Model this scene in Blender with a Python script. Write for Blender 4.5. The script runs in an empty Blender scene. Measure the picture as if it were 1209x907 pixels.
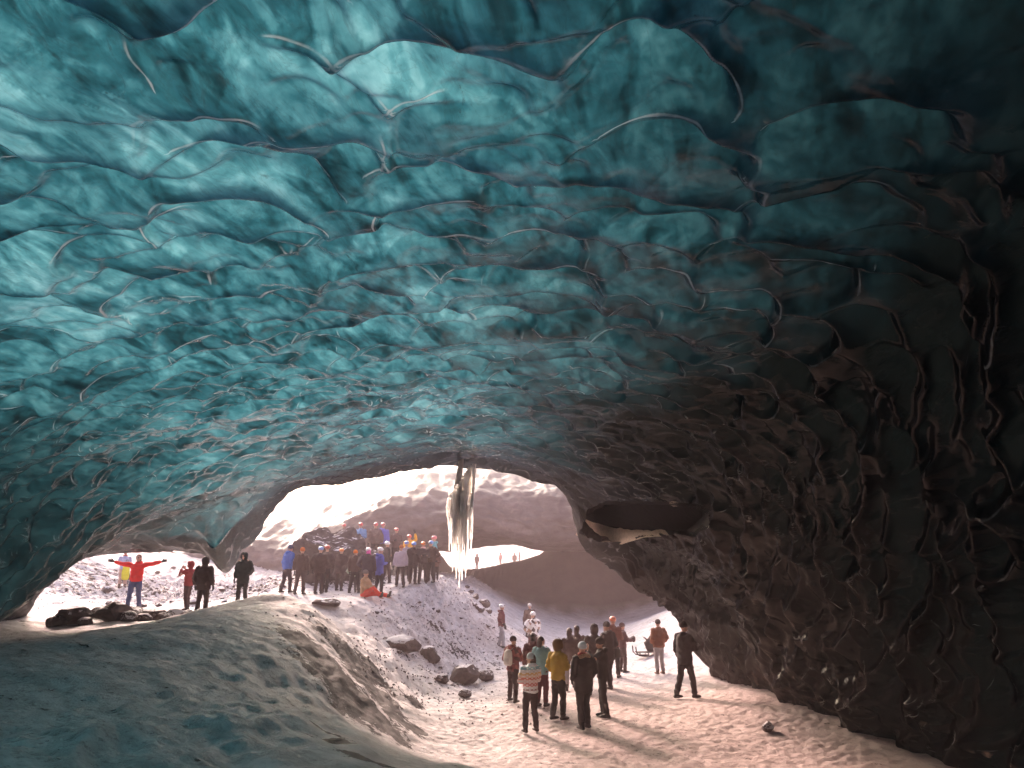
import bpy, bmesh, math, random
import numpy as np
from mathutils import Vector, Matrix

random.seed(7)
RNG = np.random.default_rng(11)
C = bpy.context.scene.collection
SC = bpy.context.scene

# ------------------------------------------------------------------ camera model (used to take measurements off the photograph)
F_PX, CX, CY, PITCH = 850.0, 604.5, 453.5, math.radians(13.7)
CP, SP = math.cos(PITCH), math.sin(PITCH)
def ray(px, py):
    u, v = (px - CX) / F_PX, (CY - py) / F_PX
    return np.array([u, CP - v * SP, SP + v * CP])
def P(px, py, y):
    d = ray(px, py)
    return d * (y / d[1])
def PZ(px, py, z):
    d = ray(px, py)
    return d * (z / d[2])

# ------------------------------------------------------------------ noise
_perm = RNG.permutation(256)
_perm = np.concatenate([_perm, _perm, _perm])
_ang = RNG.random(256) * 2 * np.pi
_gx, _gy = np.cos(_ang), np.sin(_ang)
def perlin(x, y, seed=0):
    x = np.asarray(x, float) + seed * 17.31; y = np.asarray(y, float) - seed * 9.77
    xi = np.floor(x).astype(int); yi = np.floor(y).astype(int)
    xf, yf = x - xi, y - yi
    u = xf * xf * xf * (xf * (xf * 6 - 15) + 10); v = yf * yf * yf * (yf * (yf * 6 - 15) + 10)
    def g(i, j):
        h = _perm[_perm[(xi + i) & 255] + ((yi + j) & 255)] & 255
        return _gx[h] * (xf - i) + _gy[h] * (yf - j)
    a = g(0, 0) * (1 - u) + g(1, 0) * u
    b = g(0, 1) * (1 - u) + g(1, 1) * u
    return (a * (1 - v) + b * v) * 1.5
def fbm(x, y, oct=4, seed=0, gain=.5):
    s = 0; a = 1.0
    for k in range(oct):
        s = s + a * perlin(x * 2 ** k, y * 2 ** k, seed + k)
        a *= gain
    return s
def _h(ix, iy, k):
    return (_perm[_perm[(ix + 31 * k) & 255] + ((iy + 57 * k) & 255)] & 255) / 255.0
def scales(x, y, seed=0, rx=.95, ry=.85, sharp=.16, pw=1.4):
    """overlapping rounded scallops, each a hollow bitten deepest behind its near rim; also the signed distance to the nearest crest"""
    ix = np.floor(x).astype(int); iy = np.floor(y).astype(int)
    best = np.zeros_like(x); tone = np.zeros_like(x) + .5; crest = np.full_like(x, .5)
    def disc(i, j):
        a, b = ix + i, iy + j
        cx = a + .1 + .8 * _h(a, b, seed + 1); cy = b + .1 + .8 * _h(a, b, seed + 2)
        am = .35 + .65 * _h(a, b, seed + 3); th = (_h(a, b, seed + 4) - .5) * 1.5; sz = .72 + .33 * _h(a, b, seed + 5)
        dx, dy = x - cx, y - cy
        c_, s_ = np.cos(th), np.sin(th)
        ex = (dx * c_ + dy * s_) / (rx * sz); ey = (-dx * s_ + dy * c_) / (ry * sz)
        r = np.sqrt(ex * ex + ey * ey)
        prof = am * ((.5 - .5 * np.clip(ey, -1, 1)) ** pw * (1 - .25 * np.minimum(ex * ex, 1)))
        return a, b, am, ey, r, prof, prof * (1 - sstep(1 - sharp, 1, r)), sz
    for i in (-1, 0, 1):
        for j in (-1, 0, 1):
            a, b, am, ey, r, prof, v, sz = disc(i, j)
            m = v > best
            best = np.where(m, v, best); tone = np.where(m, _h(a, b, seed + 6), tone)
    for i in (-1, 0, 1):
        for j in (-1, 0, 1):
            a, b, am, ey, r, prof, v, sz = disc(i, j)
            d = (r - 1.0) * sz
            pen = .5 * sstep(-.45, .05, ey) + .5 * sstep(.02, .16, best - prof) + .3 * (am < .5)
            d = d + np.sign(d) * pen
            crest = np.where(np.abs(d) < np.abs(crest), d, crest)
    return best, crest, tone
def sstep(a, b, x):
    t = np.clip((x - a) / (b - a), 0, 1)
    return t * t * (3 - 2 * t)

class TPS:
    def __init__(s, pts, lam=0.0):
        p = np.array(pts, float); s.p = p[:, :2]; n = len(p)
        A = np.zeros((n + 3, n + 3))
        A[:n, :n] = s.k(s.p[:, 0], s.p[:, 1]) + lam * np.eye(n)
        A[:n, n] = 1; A[:n, n + 1:] = s.p; A[n, :n] = 1; A[n + 1:, :n] = s.p.T
        s.w = np.linalg.solve(A, np.concatenate([p[:, 2], [0, 0, 0]]))
    def k(s, x, y):
        d2 = (x[:, None] - s.p[None, :, 0]) ** 2 + (y[:, None] - s.p[None, :, 1]) ** 2
        return .5 * d2 * np.log(d2 + 1e-9)
    def __call__(s, x, y):
        x = np.asarray(x, float); y = np.asarray(y, float); sh = x.shape
        xf, yf = x.ravel(), y.ravel(); out = np.empty(len(xf)); n = len(s.p)
        for a in range(0, len(xf), 60000):
            b = slice(a, a + 60000)
            out[b] = s.k(xf[b], yf[b]) @ s.w[:n] + s.w[n] + s.w[n + 1] * xf[b] + s.w[n + 2] * yf[b]
        return out.reshape(sh)

# ------------------------------------------------------------------ mesh helpers
def grid_mesh(name, X, Y, Z, mat, attrs=None, flip=False, keep=None):
    r, c = X.shape
    co = np.stack([X, Y, Z], -1).reshape(-1, 3).astype(np.float32)
    idx = np.arange(r * c).reshape(r, c)
    q = np.stack([idx[:-1, :-1], idx[:-1, 1:], idx[1:, 1:], idx[1:, :-1]], -1).reshape(-1, 4)
    if flip: q = q[:, ::-1]
    if keep is not None: q = q[keep.reshape(-1)]
    me = bpy.data.meshes.new(name)
    me.vertices.add(len(co)); me.vertices.foreach_set('co', co.ravel())
    me.loops.add(q.size); me.loops.foreach_set('vertex_index', q.ravel().astype(np.int32))
    me.polygons.add(len(q)); me.polygons.foreach_set('loop_start', (np.arange(len(q)) * 4).astype(np.int32))
    me.update(calc_edges=True)
    me.polygons.foreach_set('use_smooth', np.ones(len(q), bool))
    for k, a in (attrs or {}).items():
        at = me.attributes.new(k, 'FLOAT', 'POINT')
        at.data.foreach_set('value', a.reshape(-1).astype(np.float32))
    me.materials.append(mat)
    me.validate()
    o = bpy.data.objects.new(name, me); C.objects.link(o)
    return o
def tag(o, label=None, cat=None, group=None, kind=None):
    for k, v in (('label', label), ('category', cat), ('group', group), ('kind', kind)):
        if v: o[k] = v
    return o
def empty(name, loc, rz=0):
    o = bpy.data.objects.new(name, None); C.objects.link(o)
    o.location = loc; o.rotation_euler = (0, 0, rz); o.empty_display_size = .2
    return o
def link(name, me, parent=None, mat=None):
    o = bpy.data.objects.new(name, me); C.objects.link(o)
    if mat is not None and len(me.materials) == 0: me.materials.append(mat)
    if parent is not None: o.parent = parent
    return o

# ------------------------------------------------------------------ material helpers
class NT:
    def __init__(s, name):
        s.m = bpy.data.materials.new(name); s.m.use_nodes = True
        s.t = s.m.node_tree; s.t.nodes.clear()
        s.out = s.t.nodes.new('ShaderNodeOutputMaterial')
    def n(s, typ, **kw):
        nd = s.t.nodes.new('ShaderNode' + typ)
        for k, v in kw.items():
            if k.startswith('i_'):
                key = k[2:]
                key = int(key) if key.isdigit() else key.replace('_', ' ')
                s.put(nd.inputs[key], v)
            else: setattr(nd, k, v)
        return nd
    def put(s, sock, v):
        if hasattr(v, 'bl_rna') and isinstance(v, bpy.types.NodeSocket): s.t.links.new(v, sock)
        else: sock.default_value = v
    def noise(s, scale, detail=4, rough=.55, vec=None, dist=0):
        nd = s.n('TexNoise'); nd.inputs['Scale'].default_value = scale; nd.inputs['Detail'].default_value = detail
        nd.inputs['Roughness'].default_value = rough; nd.inputs['Distortion'].default_value = dist
        if vec is not None: s.put(nd.inputs['Vector'], vec)
        return nd.outputs['Fac']
    def ramp(s, fac, stops, interp='LINEAR'):
        nd = s.n('ValToRGB'); nd.color_ramp.interpolation = interp
        el = nd.color_ramp.elements
        while len(el) < len(stops): el.new(.5)
        for e, (p, c) in zip(el, stops):
            e.position = p; e.color = (c, c, c, 1) if not hasattr(c, '__len__') else (*c, 1)
        s.put(nd.inputs['Fac'], fac)
        return nd.outputs['Color']
    def math(s, op, a, b=None, clamp=False):
        nd = s.n('Math', operation=op, use_clamp=clamp)
        s.put(nd.inputs[0], a)
        if b is not None: s.put(nd.inputs[1], b)
        return nd.outputs[0]
    def mix(s, fac, a, b, typ='MIX'):
        nd = s.n('MixRGB', blend_type=typ)
        s.put(nd.inputs[0], fac)
        s.put(nd.inputs[1], (*a, 1) if isinstance(a, tuple) else a); s.put(nd.inputs[2], (*b, 1) if isinstance(b, tuple) else b)
        return nd.outputs[0]
    def mapping(s, vec, scale=(1, 1, 1), rot=(0, 0, 0)):
        nd = s.n('Mapping'); s.put(nd.inputs['Vector'], vec)
        nd.inputs['Scale'].default_value = scale; nd.inputs['Rotation'].default_value = rot
        return nd.outputs[0]
    def bump(s, h, strength=.3, dist=.05, normal=None):
        nd = s.n('Bump'); nd.inputs['Strength'].default_value = strength; nd.inputs['Distance'].default_value = dist
        s.put(nd.inputs['Height'], h)
        if normal is not None: s.put(nd.inputs['Normal'], normal)
        return nd.outputs[0]
    def attr(s, name):
        return s.n('Attribute', attribute_name=name).outputs['Fac']
    def pos(s): return s.n('TexCoord').outputs['Object']
    def done(s, sh): s.t.links.new(sh, s.out.inputs['Surface']); return s.m

# ------------------------------------------------------------------ ground height
G_PTS = [
 (0,-6,-1.6),(-4,0,-1.6),(0,0,-1.6),(4,0,-1.7),(-8,0,-1.5),(-4,6,-1.6),(0,5,-1.62),(-8,6,-1.6),(-10,10,-1.55),(-6,10,-1.55),(-3,10,-2.0),
 (-8,16,-1.40),tuple(P(330,706,20)),tuple(P(284,716,19.8)),tuple(P(235,722,19.3)),tuple(P(185,734,18.8)),tuple(P(125,744,18)),tuple(P(55,753,17)),(-14,18,-1.75),(-12,22.5,-1.75),(-10,23,-1.75),(-8.6,24,-1.45),(-14.5,23,-1.75),
 (-11,26,-1.55),(-14,26,-1.55),(-14.5,32,-1.45),(-17,26,-1.2),
 (-8.2,26,-1.22),(-7,26,-1.32),(-5,25,-1.42),(-4.1,28,-1.15),(-3.05,29,-.9),(-2.4,32,-1.1),(-4.5,31.3,-.72),(-3.5,31.4,-.72),(-7,33.6,-.12),(-5.4,33.6,-.15),(-8.3,33.6,-.05),(-7,30.4,-1.05),(-5.4,29.5,-1.1),(-9.4,31,-1.15),(-8.4,29,-1.2),
 tuple(P(345,702,20.5)),tuple(P(372,718,20)),tuple(P(318,700,20.3)),(-4.7,17,-1.66),(-3.1,15.3,-2.5),(-2,14.6,-3.3),(-1.6,15.8,-3.6),(-4.9,13,-1.75),(-5.6,21.3,-1.75),(-5.0,21.8,-2.0),(-3.5,22,-2.65),(-2.4,20.5,-3.5),(-2.4,24.2,-3.45),(-1.5,18,-3.6),(-3.6,18.5,-2.55),(-2.6,17,-3.15),
 (-2.2,27.5,-2.4),(-1.2,27.5,-3.2),
 (0,15,-3.6),(3,15,-3.6),(0,20,-3.6),(4,20,-3.6),(0,25,-3.6),(4,25,-3.6),(6,22,-3.5),(2,30,-3.6),(6,15,-3.5),(8,12,-3.4),(7.5,16,-3.2),(0,12,-3.25),(3,12,-3.3),(0,8.5,-2.3),(4,8,-2.3),(3,4,-1.8),(-1.4,12,-2.9),
 (-3.2,34,-1.0),(-1.6,34,-2.2),(0,34,-3.3),(-3.2,40,-1.2),(-1.5,40,-1.9),(.5,40,-3.0),(2.4,40,-3.5),(4,35,-3.6),(4,44,-3.6),
 (-2.4,46,-1.1),(-.25,46,-2.4),(2.5,46,-3.1),(6,46,-3.4),(-5,46,-.8),(-8,42,-.7),
 (6.8,34,-2.4),(9,36,-1.7),(12,36,-.6),(12,28,-.6),(16,42,.4),(12,20,-2.5),
 (-12,35,-1.2),(-18,32,-1.0),(-22,36,.2),(-30,30,2),(-15,45,-.2),(-25,60,3.2),(-16,60,2.4),(-12,52,.6),
 (-2,62,-1.3),(-2,80,-1.2),(-4,110,-.6),(10,110,0),(20,80,3),(20,50,4),(-30,110,3),(0,160,2),(-60,60,10),(60,60,12),(-60,160,12),(60,160,10),(-40,0,6),(40,0,6),(0,-40,2),
]
_G = TPS(G_PTS, 0.002)
def bank(x, y):
    top = np.interp(x, [-14, -7, -5.2, -4.4, -2, 0.5, 2.0, 2.6, 3.5, 14], [2.2, 1.6, .2, -1.0, -.62, -.1, .3, .75, 3, 4])
    return top
def ground_base(x, y):
    x = np.asarray(x, float); y = np.asarray(y, float)
    z = _G(x, y)
    # dark rock bank that closes the far cave but for the slit
    b = bank(x, y)
    t = sstep(46, 54.5, y) * (1 - sstep(55.5, 60, y)) * sstep(-13, -9, x) * (1 - sstep(13, 15, x))
    z = z + (np.maximum(b, z) - z) * t
    # trodden mound by the right wall
    z = z + .16 * np.exp(-((x - 4.6) / 2.4) ** 2 - ((y - 17.6) / 2.2) ** 2) * sstep(14, 18, y + .4 * x)
    return z
def ground_detail(x, y):
    far = 1 - sstep(45, 70, y)
    left = (1 - sstep(-4, -2, x)) * (1 - sstep(19, 22, y))
    flat = 1 - .7 * sstep(-2, 0, x) * (1 - sstep(9, 11, x)) * sstep(11, 13, y) * (1 - sstep(40, 44, y))
    z = left * (.008 * fbm(x * 4.3, y * 3.1, 3, 83) + .012 * np.clip(fbm(x * 2.1, y * 3.3, 3, 87) - .25, 0, 1)) + flat * (.07 * fbm(x * .45, y * .45, 3, 3) + .02 * fbm(x * 1.7, y * 1.7, 3, 5))
    slope = np.exp(-((x + 3.4) / 1.7) ** 2)
    z = z + slope * .07 * fbm(x * 2.2 + .6 * y, y * 1.1, 3, 9)
    # rubble on the middle slope and outside
    rub = sstep(22, 25, y) * np.exp(-((x + 2.6) / 2.0) ** 2) + sstep(25, 29, y) * sstep(-8.5, -11, x)
    r = fbm(x * 3.1, y * 2.6, 3, 21)
    z = z + rub * .16 * np.clip(np.abs(r) - .12, 0, 1)
    # trampled path
    val = sstep(-2.4, -1.2, x) * (1 - sstep(6, 8, x)) * sstep(12, 14, y) * (1 - sstep(34, 42, y))
    z = z + val * (.022 * fbm(x * 5.5, y * 5.5, 3, 31) + .012 * fbm(x * 1.2, y * 1.2, 2, 35))
    return z * (far + .3)
def ground_z(x, y):
    x = np.atleast_1d(np.asarray(x, float)); y = np.atleast_1d(np.asarray(y, float))
    return float((ground_base(x, y) + ground_detail(x, y))[0])
def hit(px, py, y0=8.0, y1=60.0):
    """first point of the ground under a pixel of the photograph"""
    d = ray(px, py)
    ys = np.linspace(y0, y1, 900); t = ys / d[1]
    g = ground_base(d[0] * t, ys) + ground_detail(d[0] * t, ys)
    below = np.nonzero(d[2] * t <= g)[0]
    i = below[0] if len(below) else len(ys) - 1
    return np.array([d[0] * t[i], ys[i], g[i]])

def stretch(lo, a, b, hi, n_lo, step, n_hi):
    m = np.arange(a, b, step)
    l = a - (np.geomspace(1, 1 + (a - lo), n_lo + 1)[1:] - 1)[::-1]
    h = b + (np.geomspace(1, 1 + (hi - b), n_hi + 1) - 1)
    return np.concatenate([l, m, h])

# ------------------------------------------------------------------ materials of the place
def mat_ground():
    s = NT('snow_and_ash'); p = s.pos()
    sx = s.mapping(p, (1, 1, 1), (0, 0, .7))
    streak = s.noise(1.0, 6, .6, s.mapping(sx, (1.1, 4.5, 2)))
    fine = s.noise(9, 6, .65, p); mid = s.noise(1.6, 6, .6, p); grain = s.noise(45, 3, .6, p)
    snow = s.ramp(mid, [(.25, (.52, .48, .47)), (.55, (.64, .60, .59)), (.8, (.74, .71, .71))])
    dust = s.ramp(s.math('ADD', s.math('MULTIPLY', streak, .6), s.math('MULTIPLY', fine, .4)), [(.44, 0.0), (.62, 1.0)])
    snow = s.mix(s.math('MULTIPLY', dust, .5), snow, (.26, .21, .19))
    snow = s.mix(s.math('MULTIPLY', s.attr('silt'), .75), snow, s.ramp(fine, [(.3, (.44, .32, .285)), (.7, (.60, .45, .405))]))
    ash = s.attr('ash')
    e = s.math('ADD', ash, s.math('MULTIPLY', s.math('SUBTRACT', s.math('ADD', s.math('MULTIPLY', fine, .45), s.math('MULTIPLY', streak, .55)), .5), 3.2))
    edge = s.ramp(e, [(.47, 0.0), (.55, 1.0)])
    ashcol = s.ramp(fine, [(.3, (.016, .012, .011)), (.7, (.050, .038, .033))])
    col = s.mix(edge, snow, ashcol)
    # gritty specks
    grit = s.ramp(s.math('ADD', s.math('MULTIPLY', s.noise(5.5, 6, .8, p), .6), s.math('MULTIPLY', s.noise(15, 4, .7, p), .4)), [(.52, 0.0), (.60, 1.0)])
    g2 = s.math('MULTIPLY', grit, s.attr('grit'), True)
    col = s.mix(s.math('MULTIPLY', g2, .8), col, (.12, .095, .085))
    rock = s.attr('rock')
    col = s.mix(rock, col, s.ramp(mid, [(.3, (.014, .011, .010)), (.7, (.038, .029, .026))]))
    h = s.math('ADD', s.math('MULTIPLY', fine, .7), s.math('MULTIPLY', grain, .3))
    b = s.bump(h, .8, .08)
    b = s.bump(s.math('MULTIPLY', streak, 1.0), .35, .08, b)
    pb = s.n('BsdfPrincipled'); s.put(pb.inputs['Base Color'], col); s.put(pb.inputs['Normal'], b)
    pb.inputs['Roughness'].default_value = .75; pb.inputs['Specular IOR Level'].default_value = .25
    return s.done(pb.outputs[0])

def mat_ice():
    s = NT('glacier_ice'); p = s.pos()
    deb = s.attr('debris'); tone = s.attr('tone')
    rot = s.mapping(p, (1, 1, 1), (0, 0, .35))
    veil = s.noise(.9, 5, .6, p, .8)
    streak = s.noise(1.0, 4, .55, s.mapping(rot, (2.3, .8, 2.3)), 1.8)
    swirl = s.noise(2.4, 4, .6, p, 2.5)
    v = s.math('ADD', s.math('ADD', s.math('MULTIPLY', veil, .35), s.math('MULTIPLY', streak, .45)), s.math('ADD', s.math('MULTIPLY', tone, .12), s.math('MULTIPLY', swirl, .2)))
    vein = s.ramp(s.math('ABSOLUTE', s.math('SUBTRACT', s.noise(1.7, 6, .6, s.mapping(rot, (2.2, .8, 2.2)), 2.0), .5)), [(.0, 1.0), (.018, .25), (.05, 0.0)])
    hair = s.noise(3.0, 6, .65, s.mapping(rot, (3.0, .8, 3.0)), 1.6)
    v = s.math('ADD', v, s.math('MULTIPLY', s.math('SUBTRACT', hair, .5), .14))
    teal = s.ramp(v, [(.38, (.0006, .003, .0045)), (.47, (.0028, .017, .022)), (.55, (.009, .050, .064)), (.64, (.030, .110, .130)), (.76, (.09, .22, .245))])
    # dirt bands and flecks frozen in
    band = s.ramp(s.noise(.9, 8, .74, s.mapping(rot, (3.5, .9, 3)), 1.5), [(.60, 0.0), (.68, .7)])
    fleck = s.ramp(s.noise(7, 5, .75, p), [(.69, 0.0), (.73, 1.0)])
    dirt = s.math('MAXIMUM', s.math('MAXIMUM', band, fleck), s.math('MULTIPLY', vein, .28))
    teal = s.mix(s.math('MULTIPLY', dirt, .8), teal, (.012, .02, .022))
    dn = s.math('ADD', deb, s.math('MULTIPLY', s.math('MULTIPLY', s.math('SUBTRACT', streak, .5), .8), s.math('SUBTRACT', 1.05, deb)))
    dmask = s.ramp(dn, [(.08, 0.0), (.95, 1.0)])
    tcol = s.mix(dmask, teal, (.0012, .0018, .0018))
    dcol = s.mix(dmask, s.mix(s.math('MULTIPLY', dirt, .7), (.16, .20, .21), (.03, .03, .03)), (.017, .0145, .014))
    fine = s.noise(16, 5, .6, p); med = s.noise(5, 4, .55, p, .6)
    b = s.bump(s.math('ADD', s.math('MULTIPLY', med, .7), s.math('MULTIPLY', fine, .2)), .28, .05)
    tr = s.n('BsdfTranslucent')
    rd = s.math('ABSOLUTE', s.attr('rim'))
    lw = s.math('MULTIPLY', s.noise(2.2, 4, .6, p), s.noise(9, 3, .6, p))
    crest_glint = s.ramp(s.math('DIVIDE', rd, s.math('ADD', s.math('MULTIPLY', lw, s.math('ADD', .055, s.math('MULTIPLY', s.attr('frost'), .35))), .002)), [(.35, 1.0), (1.0, 0.0)])  # pale highlights painted into the colour along the scallop crests
    crest_glint = s.math('MULTIPLY', crest_glint, s.ramp(s.noise(1.5, 4, .6, p), [(.40, .05), (.62, .8)]))
    crest_glint = s.math('MULTIPLY', crest_glint, s.ramp(s.attr('rimdist'), [(.030, 1.0), (.045, 0.0)]))
    crest_glint = s.math('MULTIPLY', crest_glint, s.attr('ridge'))
    tc2 = s.mix(s.math('MULTIPLY', crest_glint, s.math('MULTIPLY', s.math('SUBTRACT', 1.0, dmask), .75)), tcol, (.26, .29, .30))
    tc2 = s.mix(s.attr('thin'), tc2, (.17, .105, .07))  # warm spots: glints of sun through the wall foot, painted in
    s.put(tr.inputs['Color'], tc2)
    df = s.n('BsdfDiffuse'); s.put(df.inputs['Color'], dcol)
    painted_sheen = s.math('ADD', s.math('MULTIPLY', crest_glint, s.math('SUBTRACT', 1.0, s.math('MULTIPLY', dmask, .35))), s.math('MULTIPLY', s.attr('frost'), s.math('ADD', fine, .4)), True)  # painted crest highlights plus the lit look of the lip
    s.put(df.inputs['Color'], s.mix(painted_sheen, dcol, (.74, .72, .72)))
    mx = s.n('MixShader'); s.put(mx.inputs[0], s.math('ADD', .20, s.math('MULTIPLY', painted_sheen, .5))); s.t.links.new(tr.outputs[0], mx.inputs[1]); s.t.links.new(df.outputs[0], mx.inputs[2])
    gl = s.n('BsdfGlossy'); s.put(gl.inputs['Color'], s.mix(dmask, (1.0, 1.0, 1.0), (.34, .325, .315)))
    s.put(gl.inputs['Roughness'], s.ramp(med, [(.3, .05), (.7, .17)])); s.put(gl.inputs['Normal'], b)
    fr = s.n('Fresnel'); fr.inputs['IOR'].default_value = 1.33; s.put(fr.inputs['Normal'], b)
    m2 = s.n('MixShader'); s.put(m2.inputs[0], fr.outputs[0])
    s.t.links.new(mx.outputs[0], m2.inputs[1]); s.t.links.new(gl.outputs[0], m2.inputs[2])
    return s.done(m2.outputs[0])

def mat_cliff():
    s = NT('dusty_glacier_face'); p = s.pos()
    n1 = s.noise(.45, 7, .65, s.mapping(p, (.6, 1, 2.2))); n2 = s.noise(3, 6, .7, p)
    m = s.math('ADD', s.math('MULTIPLY', n1, .7), s.math('MULTIPLY', n2, .3))
    dark = s.ramp(m, [(.36, (.022, .018, .017)), (.5, (.06, .05, .047)), (.66, (.15, .125, .118))])
    pale = s.ramp(m, [(.36, (.06, .042, .038)), (.5, (.10, .075, .068)), (.64, (.16, .125, .115))])
    sn = s.math('ADD', s.attr('snow'), s.math('MULTIPLY', s.math('SUBTRACT', m, .5), 1.6))  # this attribute also carries the painted shade of the lower hollow
    col = s.mix(s.ramp(sn, [(.2, 0.0), (.8, 1.0)]), dark, pale)
    pb = s.n('BsdfPrincipled'); s.put(pb.inputs['Base Color'], col); pb.inputs['Roughness'].default_value = .5
    s.put(pb.inputs['Normal'], s.bump(m, .6, .3))
    return s.done(pb.outputs[0])

def mat_rock(snowy=.35, dark=1.0):
    s = NT('basalt_rock'); p = s.n('TexCoord').outputs['Object']
    n1 = s.noise(3.5, 6, .65, p); n2 = s.noise(14, 5, .7, p)
    col = s.ramp(n1, [(.3, (.035 * dark, .027 * dark, .025 * dark)), (.7, (.12 * dark, .092 * dark, .082 * dark))])
    nz = s.n('SeparateXYZ'); s.put(nz.inputs[0], s.n('NewGeometry').outputs['Normal'])
    cap = s.ramp(s.math('ADD', nz.outputs[2], s.math('MULTIPLY', s.math('SUBTRACT', n1, .5), 1.4)), [(1 - snowy, 0.0), (min(1.0, 1.08 - snowy), 1.0)])
    col = s.mix(cap, col, (.66, .63, .63))
    pb = s.n('BsdfPrincipled'); s.put(pb.inputs['Base Color'], col); pb.inputs['Roughness'].default_value = .85
    s.put(pb.inputs['Normal'], s.bump(s.math('ADD', n1, s.math('MULTIPLY', n2, .4)), .6, .06))
    return s.done(pb.outputs[0])

M_GROUND, M_ICE, M_CLIFF = mat_ground(), mat_ice(), mat_cliff()
M_CRAG = mat_rock(.14, .7)
M_ROCK, M_ROCK_SNOW = mat_rock(.12, 1.0), mat_rock(.42, 1.15)

# ------------------------------------------------------------------ ground sheet
gx = stretch(-260, -17, 10, 260, 40, .055, 40)
gy = stretch(-120, 5, 36, 420, 30, .05, 90)
GX, GY = np.meshgrid(gx, gy)
GZ = ground_base(GX, GY) + ground_detail(GX, GY)
GZ = np.where((np.abs(GX) > 150) | (GY > 250), np.clip(GZ, -5, 18), GZ)
def blob(px, py, rx, ry, ang=0.0):
    c = hit(px, py); ca, sa = math.cos(ang), math.sin(ang)
    dx, dy = GX - c[0], GY - c[1]
    return np.exp(-(((dx * ca + dy * sa) / rx) ** 2 + ((-dx * sa + dy * ca) / ry) ** 2))
ash = np.zeros_like(GX)
for px, py, rx, ry, an, k in [(382,782,1.6,.6,-.8,1.1),(408,812,1.5,.7,-.85,1.1),(436,842,1.1,.55,-.85,1.05),(472,850,.7,.35,-.85,1.0),(384,746,.55,.3,-.6,1.0),(440,790,1.1,.22,-.9,.9),(415,780,.8,.6,-.8,1.0),(440,815,.9,.6,-.8,1.0),
                           (60,735,2.0,.5,.1,.55),(380,862,.35,.10,-.5,.9),(405,876,.3,.12,-.5,.9),(440,903,.45,.14,-.4,.8),(492,862,.35,.2,-.9,.9),(487,825,.5,.2,-.9,.8),
                           (540,770,1.2,.4,.4,.35),(475,770,1.2,.3,.4,.3),(520,745,1.0,.3,.2,.35)]:
    ash = np.maximum(ash, k * np.minimum(1, 1.25 * blob(px, py, rx, ry, an)))
ash = np.maximum(ash, .85 * np.minimum(1, 1.4 * np.exp(-((GX + 6.6) / 2.6) ** 2 - ((GY - 32.6) / 1.9) ** 2)))
ash = np.maximum(ash, .36 * sstep(25, 30, GY) * sstep(-8.6, -10, GX) * (1 - sstep(33, 40, GY)))
ash = np.maximum(ash, .40 * sstep(44, 60, GY) * (1 - sstep(58, 75, GY)) * sstep(-12, -16, GX))
ash = ash + .10
grit = .38 + .3 * (1 - sstep(-4, -2, GX)) * (1 - sstep(19, 22, GY)) + .55 * sstep(-2.6, -1.4, GX) * sstep(12, 15, GY) * (1 - sstep(30, 40, GY)) * (1 - sstep(3.5, 6, GX))
grit = np.maximum(grit, .95 * sstep(-2.4, -1.2, GX) * (1 - sstep(3, 6, GX)) * sstep(13, 15, GY) * (1 - sstep(24, 32, GY)))
grit = np.maximum(grit, .95 * sstep(22, 25, GY) * np.exp(-((GX + 2.8) / 2.2) ** 2))
grit = np.maximum(grit, .9 * sstep(24, 27, GY) * sstep(-8.5, -10, GX) * (1 - sstep(34, 44, GY)))
foot_noise = .6 * fbm(GX * .5, GY * .5, 3, 77)
rock = sstep(45.3, 47.2, GY + foot_noise) * (1 - sstep(56.5, 59, GY)) * sstep(-13, -10, GX)
silt = sstep(-1.5, 2.0, GX + .8 * foot_noise) * (1 - sstep(12, 16, GX)) * sstep(9, 12, GY) * (1 - sstep(19, 27, GY + .8 * foot_noise))
o = grid_mesh('ground', GX, GY, GZ, M_GROUND, {'silt': silt, 'ash': ash, 'grit': grit, 'rock': rock})
tag(o, kind='structure')

# ------------------------------------------------------------------ the ice vault
R_PTS = [tuple(P(a, b, 23.0)) for a, b in [(40,715),(75,668),(110,655),(160,652),(215,652),(245,651),(290,636),(312,612),(345,583),(400,572),(490,560),(560,557),(640,574),(672,600),(680,632),(715,668),(760,704),(808,742),(842,800)]]
R_PTS += [(0,18,2.6),(0,12,2.8),(0,6,2.9),(0,0,2.9),(0,-8,2.6),(-4,-8,2.4),(-4,3,2.75),(-4,6,2.65),(-4,12,2.55),(-4,18,2.5),(2,3,2.75),(2,8,2.6),(1.5,14,2.5),(1.5,19,2.2),
 (-7.4,10.4,1.5),(-9.2,13.3,.5),(-10.9,16.2,-1.2),(-12.2,16.2,-2.4),(-5.5,8,2.4),(-6.5,2,2.0),(-8.5,5,.3),(-10.5,5,-2.4),(-10,10.5,-.3),(-11.5,11,-2.2),(-12.4,19.5,-.4),(-10,19,.75),(-7,18,1.7),(-7,14,1.9),(-15,20,-2.6),(-17.5,23,-3.5),
 (-9,-4,.5),(-11,-4,-2.4),
 (4.6,5,2.0),(6.6,5,.7),(8.5,5,-1.6),(9.8,5,-3.8),(4.3,9,1.55),(6.3,10,-.1),(7.9,11,-2.0),(8.6,11.5,-3.6),(4,14,1.0),(5.8,14,-1.3),(7.3,14.4,-3.6),(3.6,19,.55),(5.6,19,-1.15),(6.6,18.6,-3.6),(8,23,-5.6),(9.5,17,-6),(11,10,-6),(12,4,-6),(6,-4,1.2),(9,-4,-1.6),(11,-4,-5)]
_R = TPS(R_PTS, 0.002)
ys = np.concatenate([np.arange(-8, 1.2, .16), np.arange(1.2, 6, .018), np.arange(6, 12, .03), np.arange(12, 18, .04), np.arange(18, 23.001, .033)])
us = np.linspace(0, 1, 1150)
n_main = len(ys)
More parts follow.
